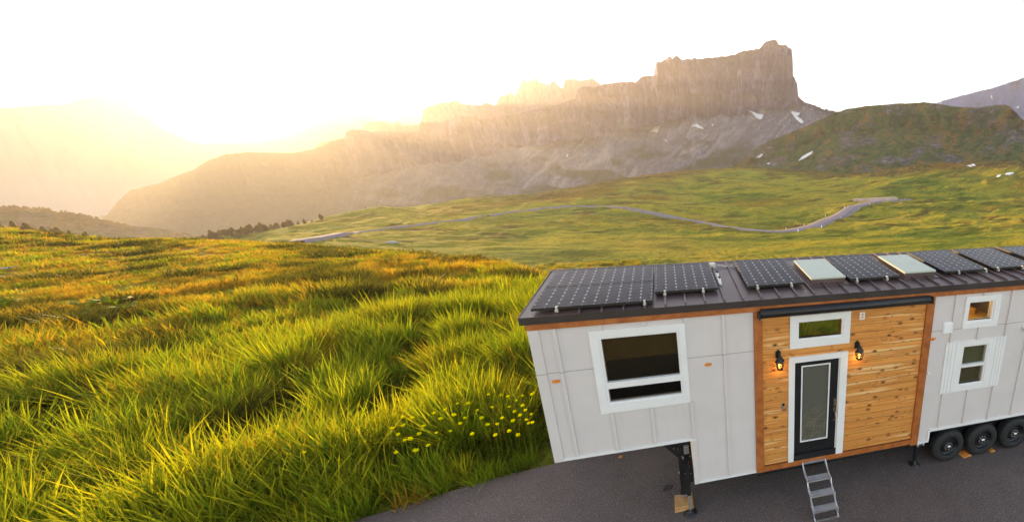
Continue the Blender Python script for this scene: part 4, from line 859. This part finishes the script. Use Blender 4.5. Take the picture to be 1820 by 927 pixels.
for x in (7.45, 8.32, 9.19):
    c = Vector((x, 2.43, .385)); mb = MB(); mb.ring(c, (0, -1, 0), [(.1, .05), (.225, .012), (.24, 0), (.352, .008), (.385, .06), (.385, .17), (.37, .20), (.225, .205)], 32); mb.build('wheel', M['rubber'], house)['label'] = 'rear-side wheel in the shade under the floor'
# folding steps
ST = [(-.29, .53), (-.485, .355), (-.665, .175)]
fs = MB(); X0, X1 = 4.135, 4.575
fs.bar((X0, -.05, .70), (X1, -.05, .70), .035, .03)
for x in (X0, X1): fs.bar((x, -.05, .70), (x, .06, .66), .03, .03)
folding = fs.build('folding_steps', M['aluminium'], house)
prev = (-.05, .70)
for k, (y, z) in enumerate(ST):
    mb = MB(); mb.box(X0 + .012, X1 - .012, y - .055, y + .065, z - .008, z + .006); mb.box(X0 - .0, X1 + .0, y - .075, y - .055, z - .026, z + .010)
    for q in range(7): mb.box(X0 + .03, X1 - .03, y - .048 + q * .016, y - .042 + q * .016, z + .006, z + .010)
    t = mb.build('tread', M['aluminium'], folding)
for x in (X0 - .012, X1 + .012):
    mb = MB(); ch = [(-.05, .70)] + [(y - .065, z - .01) for y, z in ST] + [(-.79, .01)]; bk = [(-.03, .66)] + [(y + .06, z - .01) for y, z in ST] + [(-.74, .01)]
    for a, b in zip(ch[:-1], bk[1:]): mb.bar((x, a[0], a[1]), (x, b[0], b[1]), .006, .022, up=(1, 0, 0))
    for a, b in zip(bk[:-1], ch[1:]): mb.bar((x + (.008 if x < 4.3 else -.008), a[0], a[1]), (x + (.008 if x < 4.3 else -.008), b[0], b[1]), .006, .022, up=(1, 0, 0))
    for a in ch[1:-1]: mb.ring((x - .01, a[0], a[1]), (1, 0, 0), [(.013, 0), (.013, .022)], 8)
    mb.build('side_rail', M['aluminium'], folding)
mb = MB(); mb.bar((X0 - .01, -.775, .013), (X1 + .01, -.775, .013), .022, .022); mb.build('foot_bar', M['aluminium'], folding)

# blocks under the landing leg and at the wheels
mb = MB(); mb.box(1.72, 2.06, .10, .44, .0, .05); mb.box(1.725, 2.05, .12, .44, .052, .098); meta(mb.build('wood_block', M['raw_wood'], None, .004), 'stacked pine boards under the black landing leg', 'wood block')
def chock(x, y, lab, s=1):
    mb = MB(); mb.prism([(-.11 * s, 0, 0), (.11 * s, 0, 0), (.09 * s, 0, .035), (.03 * s, 0, .055), (-.10 * s, 0, .02)], (0, .12, 0)); mb.box(-.11 * s, .11 * s, .125, .20, 0, .03)
    o = mb.build('wheel_chock', M['chock'], None, .003); o.location = (x, y, .001); meta(o, lab, 'wheel chock')
chock(8.00, .0, 'orange chock between the leftmost and the middle wheel'); bpy.data.objects['wheel_chock'].rotation_euler.z = R(8)
chock(8.665, .0, 'small orange chock behind the right side of the middle wheel', .55)
mb = MB(); mb.prism([(0, 0, 0), (.16, .02, 0), (.2, .12, 0), (.05, .15, 0)], (0, 0, .012)); o = mb.build('dark_scrap', M['interior_dark']); o.location = (1.5, .72, .001); meta(o, 'dark flat scrap on the asphalt left of the landing leg', 'scrap')
mb = MB(); mb.prism([(0, 0, 0), (.07, .0, 0), (.09, .05, 0), (.02, .07, 0)], (0, 0, .02)); o = mb.build('wood_chip', M['chock']); o.location = (.56, 2.0, .001); meta(o, 'small orange chip of wood on the asphalt under the raised end', 'wood chip')
mb = MB(); mb.prism([(0, 0, 0), (.5, .06, .03), (.55, .4, .05), (.1, .3, .02)], (0, 0, .03)); mb.prism([(.45, .1, .05), (.9, .3, .12), (.8, .5, .1), (.5, .38, .06)], (0, 0, .03)); o = mb.build('tarp', M['blue']); p = sight(3, 487)[0]; o.location = (p.x, p.y, p.z + .35); o.scale = (.8, .7, .8); meta(o, 'small blue sheet lying in the grass at the far left edge', 'sheet')
#SPLIT

# ------------------------------------------------------------------ grass
def tuft(name, n, h, rad, wid, lean, seed, mat, seg=4, spread=.5, curl=.35):
    g = np.random.default_rng(seed); V, F, UV, RN = [], [], [], []
    for i in range(n):
        a = g.random() * 6.283; rr = rad * math.sqrt(g.random()); x0, y0 = math.cos(a) * rr, math.sin(a) * rr
        H = h * (.55 + .6 * g.random()); W = wid * (.6 + .7 * g.random()); br = g.random() ** 1.6
        dirx = math.cos(a) * spread * (.3 + rr / rad) * g.random() + lean + .22 * g.normal(); diry = math.sin(a) * spread * (.3 + rr / rad) * g.random() + .22 * g.normal()
        fa = g.random() * 3.14; wx, wy = math.cos(fa), math.sin(fa); cu = curl * (.4 + g.random() * 1.4); k = len(V)
        for s in range(seg + 1):
            t = s / seg; off = t * .55 + cu * t * t; z = H * (t - .22 * cu * (abs(dirx) + abs(diry)) * t * t); x = x0 + dirx * H * off; y = y0 + diry * H * off
            ww = W * (1 - t ** 1.7) * (.75 + .5 * min(1, 3 * t)) * .5
            if s == seg: V.append((x, y, z)); UV.append((.5, 1)); RN.append(br)
            else:
                V.append((x - wx * ww, y - wy * ww, z)); V.append((x + wx * ww, y + wy * ww, z)); UV += [(0, t), (1, t)]; RN += [br, br]
        for s in range(seg - 1): F.append((k + 2 * s, k + 2 * s + 1, k + 2 * s + 3, k + 2 * s + 2))
        F.append((k + 2 * seg - 2, k + 2 * seg - 1, k + 2 * seg))
    me = bpy.data.meshes.new(name); me.from_pydata(V, [], F); uvl = me.uv_layers.new(name='UVMap')
    li = np.zeros(len(me.loops), np.int32); me.loops.foreach_get('vertex_index', li); uvl.data.foreach_set('uv', np.array(UV, np.float32)[li].reshape(-1))
    at = me.attributes.new('brnd', 'FLOAT', 'POINT'); at.data.foreach_set('value', np.array(RN, np.float32)); me.polygons.foreach_set('use_smooth', np.ones(len(me.polygons), bool))
    me.materials.append(M[mat]); return bpy.data.objects.new(name, me)
def leafy(name, seed):
    g = np.random.default_rng(seed); V, F, UV, RN = [], [], [], []
    for i in range(16):
        a = g.random() * 6.283; L = .35 + .3 * g.random(); c, s = math.cos(a), math.sin(a); k = len(V)
        for t, wd in ((0, .02), (.35, .03), (.5, .11), (.75, .13), (.93, .06)):
            x = t * L; z = .12 + .55 * L * math.sin(t * 2.2) + .25 * g.random() * 0; 
            V.append((c * x - s * wd, s * x + c * wd, z)); V.append((c * x + s * wd, s * x - c * wd, z + .02)); UV += [(0, t), (1, t)]; RN += [.3, .3]
        for q in range(4): F.append((k + 2 * q, k + 2 * q + 1, k + 2 * q + 3, k + 2 * q + 2))
    me = bpy.data.meshes.new(name); me.from_pydata(V, [], F); uvl = me.uv_layers.new(name='UVMap')
    li = np.zeros(len(me.loops), np.int32); me.loops.foreach_get('vertex_index', li); uvl.data.foreach_set('uv', np.array(UV, np.float32)[li].reshape(-1))
    at = me.attributes.new('brnd', 'FLOAT', 'POINT'); at.data.foreach_set('value', np.array(RN, np.float32)); me.materials.append(M['leaf']); return bpy.data.objects.new(name, me)
def scatter(name, protos, X, Y, Z, rot, scl, idx, label):
    col = bpy.data.collections.new(name + '_kinds')
    for k, p in enumerate(protos): p.name = 'kind_%02d' % k + name; col.objects.link(p)
    me = bpy.data.meshes.new(name); me.vertices.add(len(X)); me.vertices.foreach_set('co', np.stack([X, Y, Z], -1).astype(np.float32).reshape(-1))
    for nm, ty, arr, key in (('rot', 'FLOAT_VECTOR', rot, 'vector'), ('scl', 'FLOAT', scl, 'value'), ('kidx', 'INT', idx, 'value')):
        at = me.attributes.new(nm, ty, 'POINT'); at.data.foreach_set(key, np.asarray(arr, np.int32 if ty == 'INT' else np.float32).reshape(-1))
    o = bpy.data.objects.new(name, me); C.objects.link(o)
    ng = bpy.data.node_groups.new(name, 'GeometryNodeTree'); ng.interface.new_socket('Geometry', in_out='INPUT', socket_type='NodeSocketGeometry'); ng.interface.new_socket('Geometry', in_out='OUTPUT', socket_type='NodeSocketGeometry')
    N = ng.nodes; gi = N.new('NodeGroupInput'); go = N.new('NodeGroupOutput'); ip = N.new('GeometryNodeInstanceOnPoints'); ci = N.new('GeometryNodeCollectionInfo')
    ci.inputs['Collection'].default_value = col; ci.inputs['Separate Children'].default_value = True; ci.inputs['Reset Children'].default_value = True
    def na(nm, dt):
        n = N.new('GeometryNodeInputNamedAttribute'); n.data_type = dt; n.inputs['Name'].default_value = nm; return n.outputs[0]
    e2r = N.new('FunctionNodeEulerToRotation'); ng.links.new(na('rot', 'FLOAT_VECTOR'), e2r.inputs[0])
    mp = N.new('GeometryNodeMeshToPoints'); ng.links.new(gi.outputs[0], mp.inputs[0])
    ng.links.new(mp.outputs[0], ip.inputs['Points']); ng.links.new(ci.outputs[0], ip.inputs['Instance']); ip.inputs['Pick Instance'].default_value = True
    ng.links.new(na('kidx', 'INT'), ip.inputs['Instance Index']); ng.links.new(e2r.outputs[0], ip.inputs['Rotation']); ng.links.new(na('scl', 'FLOAT'), ip.inputs['Scale'])
    ng.links.new(ip.outputs[0], go.inputs[0]); md = o.modifiers.new('scatter', 'NODES'); md.node_group = ng
    meta(o, label, kind='stuff'); return o
def polar(n, a0, a1, r0, r1):
    a = R(a0) + rng.random(n) * R(a1 - a0); r = np.sqrt(r0 ** 2 + rng.random(n) * (r1 ** 2 - r0 ** 2)); return CAM[0] + r * np.sin(a), CAM[1] + r * np.cos(a), a, r
def keep(X, Y, m): return Y - np.interp(X, AX, AY) > m
def rots(n, spread, tilt=.12):
    return np.stack([rng.normal(0, tilt, n), rng.normal(0, tilt, n), rng.normal(-.5, spread, n)], -1)
T = [tuft('g', 58, .78, .24, .023, .16, 1, 'blade'), tuft('g', 60, .66, .28, .021, .26, 2, 'blade', curl=.5), tuft('g', 46, .95, .20, .025, .10, 3, 'blade', curl=.25), tuft('g', 62, .5, .30, .020, .2, 4, 'blade', curl=.6), tuft('g', 50, .85, .2, .018, .08, 5, 'blade', spread=.8)]
TD = [tuft('d', 60, .62, .28, .022, .2, 6, 'blade_dark', spread=.9), tuft('d', 40, .72, .25, .024, .4, 7, 'blade_dry')]
def place(name, n, a0, a1, r0, r1, protos, base, label, margin=.12, gap=-.55, spread=.9, w=None, sc=(.75, 1.3), nz=2.0, taper=0):
    X, Y, a, r = polar(n, a0, a1, r0, r1); f = fbm(X / nz, Y / nz, 3, 201); k = keep(X, Y, margin) & (f > gap) & ~((X > -1.2) & (X < 14) & (Y < 2.9))
    X, Y, f, r = X[k], Y[k], f[k], r[k]; Z = hgt(X, Y) - .03; m = len(X)
    ed = np.clip((Y - np.interp(X, AX, AY)) / 1.2, .35, 1)
    s = base * (sc[0] + (sc[1] - sc[0]) * np.clip(.5 + f * 1.1, 0, 1)) * rng.uniform(.8, 1.2, m) * np.minimum(1, ed + .25) * (1 - .62 * taper * sstep(30, 50, r))
    idx = rng.choice(len(protos), m, p=w) if not callable(w) else w(X, Y, f, m, r)
    return scatter(name, protos, X, Y, Z, rots(m, spread), s, idx, label)
def near_idx(X, Y, f, m, r):
    q = fbm(X / 1.7 + 9, Y / 1.7, 3, 301); i = rng.integers(0, 5, m); i = np.where((q > .42) | (rng.random(m) < .05), 5, i); i = np.where(rng.random(m) < .05 + .002 * r, 6, i); return i
place('grass', 6900, -62, 12, 7.5, 24, T + TD, 1.0, 'tall green and yellow windblown meadow grass in the left foreground', w=near_idx, gap=.0, nz=1.0, sc=(.45, 1.55), spread=1.4, margin=.04)
TS = [tuft('u', 44, .34, .34, .022, .25, 31, 'blade_under', 3, spread=1.1), tuft('u', 40, .42, .34, .024, .35, 32, 'blade_under', 3)]
place('grass', 4200, -62, 12, 7.5, 26, TS, 1.0, 'short dark green undergrowth between the tall foreground tufts', w=[.6, .4], gap=-9, sc=(.9, 1.1))
T2 = [tuft('m', 40, .62, .42, .032, .2, 11, 'blade', 3), tuft('m', 40, .5, .45, .030, .28, 12, 'blade', 3), tuft('m', 34, .5, .4, .034, .4, 13, 'blade_dry', 3), tuft('m', 46, .75, .38, .03, .15, 14, 'blade_dark', 3, spread=1.0)]
def mid_idx(X, Y, f, m, r):
    q = fbm(X / 3.4 + 9, Y / 3.4, 3, 302); i = rng.integers(0, 2, m); i = np.where(rng.random(m) < np.clip((r - 17) / 20, .05, .95), 2, i); i = np.where(q > .36, 3, i); return i
place('grass', 15500, -62, 14, 22, 54, T2, 1.1, 'mid-distance meadow grass with dark tussocks', w=mid_idx, gap=-.12, nz=1.8, sc=(.4, 1.45), taper=1)
place('grass', 8000, -62, 14, 23, 54, T2[:1] + T2[2:3], .55, 'low grass between the mid-distance tussocks', w=[.5, .5], gap=-9, nz=3, sc=(.9, 1.1), taper=1)
T3 = [tuft('s', 26, .26, .5, .05, .2, 21, 'blade_dry', 2, spread=.8), tuft('s', 22, .34, .5, .045, .3, 22, 'blade_dry', 2), tuft('s', 26, .30, .5, .05, .2, 23, 'blade', 2), tuft('s', 40, .42, .5, .05, 0, 24, 'blade_dark', 2, spread=1.1)]
def far_idx(X, Y, f, m, r):
    q = fbm(X / 3 + 9, Y / 3, 3, 303); i = np.where(rng.random(m) < .9, rng.integers(0, 2, m), 2); i = np.where(q > .33, 3, i); return i
place('grass', 30000, -62, -4, 42, 124, T3, 1.0, 'short golden turf with dark hummocks near the meadow crest', w=far_idx, gap=-.45, nz=2.2, sc=(.6, 1.2))
place('grass', 5200, 8, 62, 9, 36, T2[:2] + T3[:1], .8, 'meadow grass behind the tiny house', w=[.4, .3, .3], margin=.3)
# broad-leaved plants
for i, (px, py, s) in enumerate([(18, 562, 1.0), (170, 562, .9), (215, 558, 1.0), (232, 566, .8)]):
    p = sight(px, py)[0]; src = leafy('broad_leaved_plant', 40 + i); src.name = 'broad_leaved_plant'; C.objects.link(src); src.location = (p.x, p.y, p.z + .25); src.scale = (s, s, s * 1.2); src.rotation_euler.z = i
    meta(src, ['broad-leaved plant at the far left edge of the meadow', 'left one of three broad-leaved plants in the dark tussocks', 'tallest broad-leaved plant in the dark tussocks', 'small broad-leaved plant right of the tallest one'][i], 'plant')
# yellow flowers
mb = MB(); mb.tube((0, 0, 0), (.03, 0, .5), .007, n=5); mb.tube((.03, 0, .5), (.06, 0, .98), .006, n=5)
bmesh.ops.recalc_face_normals(mb.b, faces=mb.b.faces); stem = bpy.data.meshes.new('stem'); mb.b.to_mesh(stem); mb.b.free(); stem.materials.append(M['leaf'])
mb = MB()
for ring_, (n, L, up) in enumerate(((6, .052, .35), (5, .04, .9))):
    for k in range(n):
        a = 2 * math.pi * k / n + ring_ * .5; c, s = math.cos(a), math.sin(a); wd = .021
        pts = [(c * .006, s * .006, 0), (c * L * .6 - s * wd, s * L * .6 + c * wd, L * up * .8), (c * L, s * L, L * up + .012), (c * L * .6 + s * wd, s * L * .6 - c * wd, L * up * .8)]
        mb.prism(pts, (0, 0, .004))
mb.ring((0, 0, .0), (0, 0, 1), [(.016, -.006), (.02, .01), (.01, .02)], 8)
bmesh.ops.recalc_face_normals(mb.b, faces=mb.b.faces); blos = bpy.data.meshes.new('blossom'); mb.b.to_mesh(blos); mb.b.free(); blos.materials.append(M['petal'])
FL = [(540, 803), (733, 742), (753, 756), (708, 771), (720, 781), (728, 779), (717, 755), (783, 743), (792, 727), (813, 716), (806, 737), (818, 752), (826, 742), (716, 740), (866, 754), (883, 753), (874, 723), (891, 701), (903, 704), (917, 711), (929, 702), (946, 700), (949, 697), (912, 747), (934, 728), (945, 735), (940, 751), (947, 750), (929, 720), (915, 730), (905, 722), (935, 745), (925, 737), (868, 700), (745, 770), (697, 760), (704, 803), (762, 790), (776, 768), (800, 765), (840, 770), (856, 742), (848, 728), (832, 716), (893, 742), (881, 772), (905, 765), (921, 772), (772, 733), (738, 800)]
for i, (px, py) in enumerate(FL):
    a, t = pang(px, py); zt = .98 * random.uniform(.95, 1.2); r = (CAM[2] - zt) / -float(t); p = pix(px, py, r)
    fl = empty('flower', (p[0], p[1], 0)); zz = float(hgt(p[0], p[1])); r = (CAM[2] - zt - zz) / -float(t); p = pix(px, py, r); fl.location = (p[0] - .06, p[1], zz - .02); s = zt / .98
    big = 1.0
    for nm, me in (('stem', stem), ('blossom', blos)):
        o = bpy.data.objects.new(nm, me); C.objects.link(o); o.parent = fl
        if nm == 'stem': o.scale = (1, 1, s)
        else: o.location = (.06, 0, .98 * s); o.scale = (random.uniform(.65, 1.0),) * 3; o.rotation_euler = (random.uniform(-.5, .3), random.uniform(-.4, .4), random.random() * 6)
    if i == 0: meta(fl, 'lone yellow globe flower in front of the grass, away from all others', 'flower')
    elif px < 835: meta(fl, 'yellow flower in the looser left group above the pavement edge', 'flower', 'yellow flowers in the grass')
    else: meta(fl, 'yellow flower in the dense cluster beside the left end of the tiny house', 'flower', 'yellow flowers beside the house')

# ------------------------------------------------------------------ haze
hz = bpy.data.materials.new('haze'); hz.use_nodes = True; hn = hz.node_tree; hn.nodes.remove(hn.nodes['Principled BSDF'])
pv = hn.nodes.new('ShaderNodeVolumePrincipled'); pv.inputs['Color'].default_value = HAZE_COL; pv.inputs['Density'].default_value = HAZE_DENSITY; pv.inputs['Anisotropy'].default_value = HAZE_G
hn.links.new(pv.outputs[0], hn.nodes['Material Output'].inputs['Volume'])
mb = MB(); mb.box(-6500, 2750, -700, 6500, -620, 590); o = mb.build('haze', hz); o['kind'] = 'stuff'; o['label'] = 'golden morning haze over the valley and mountains'
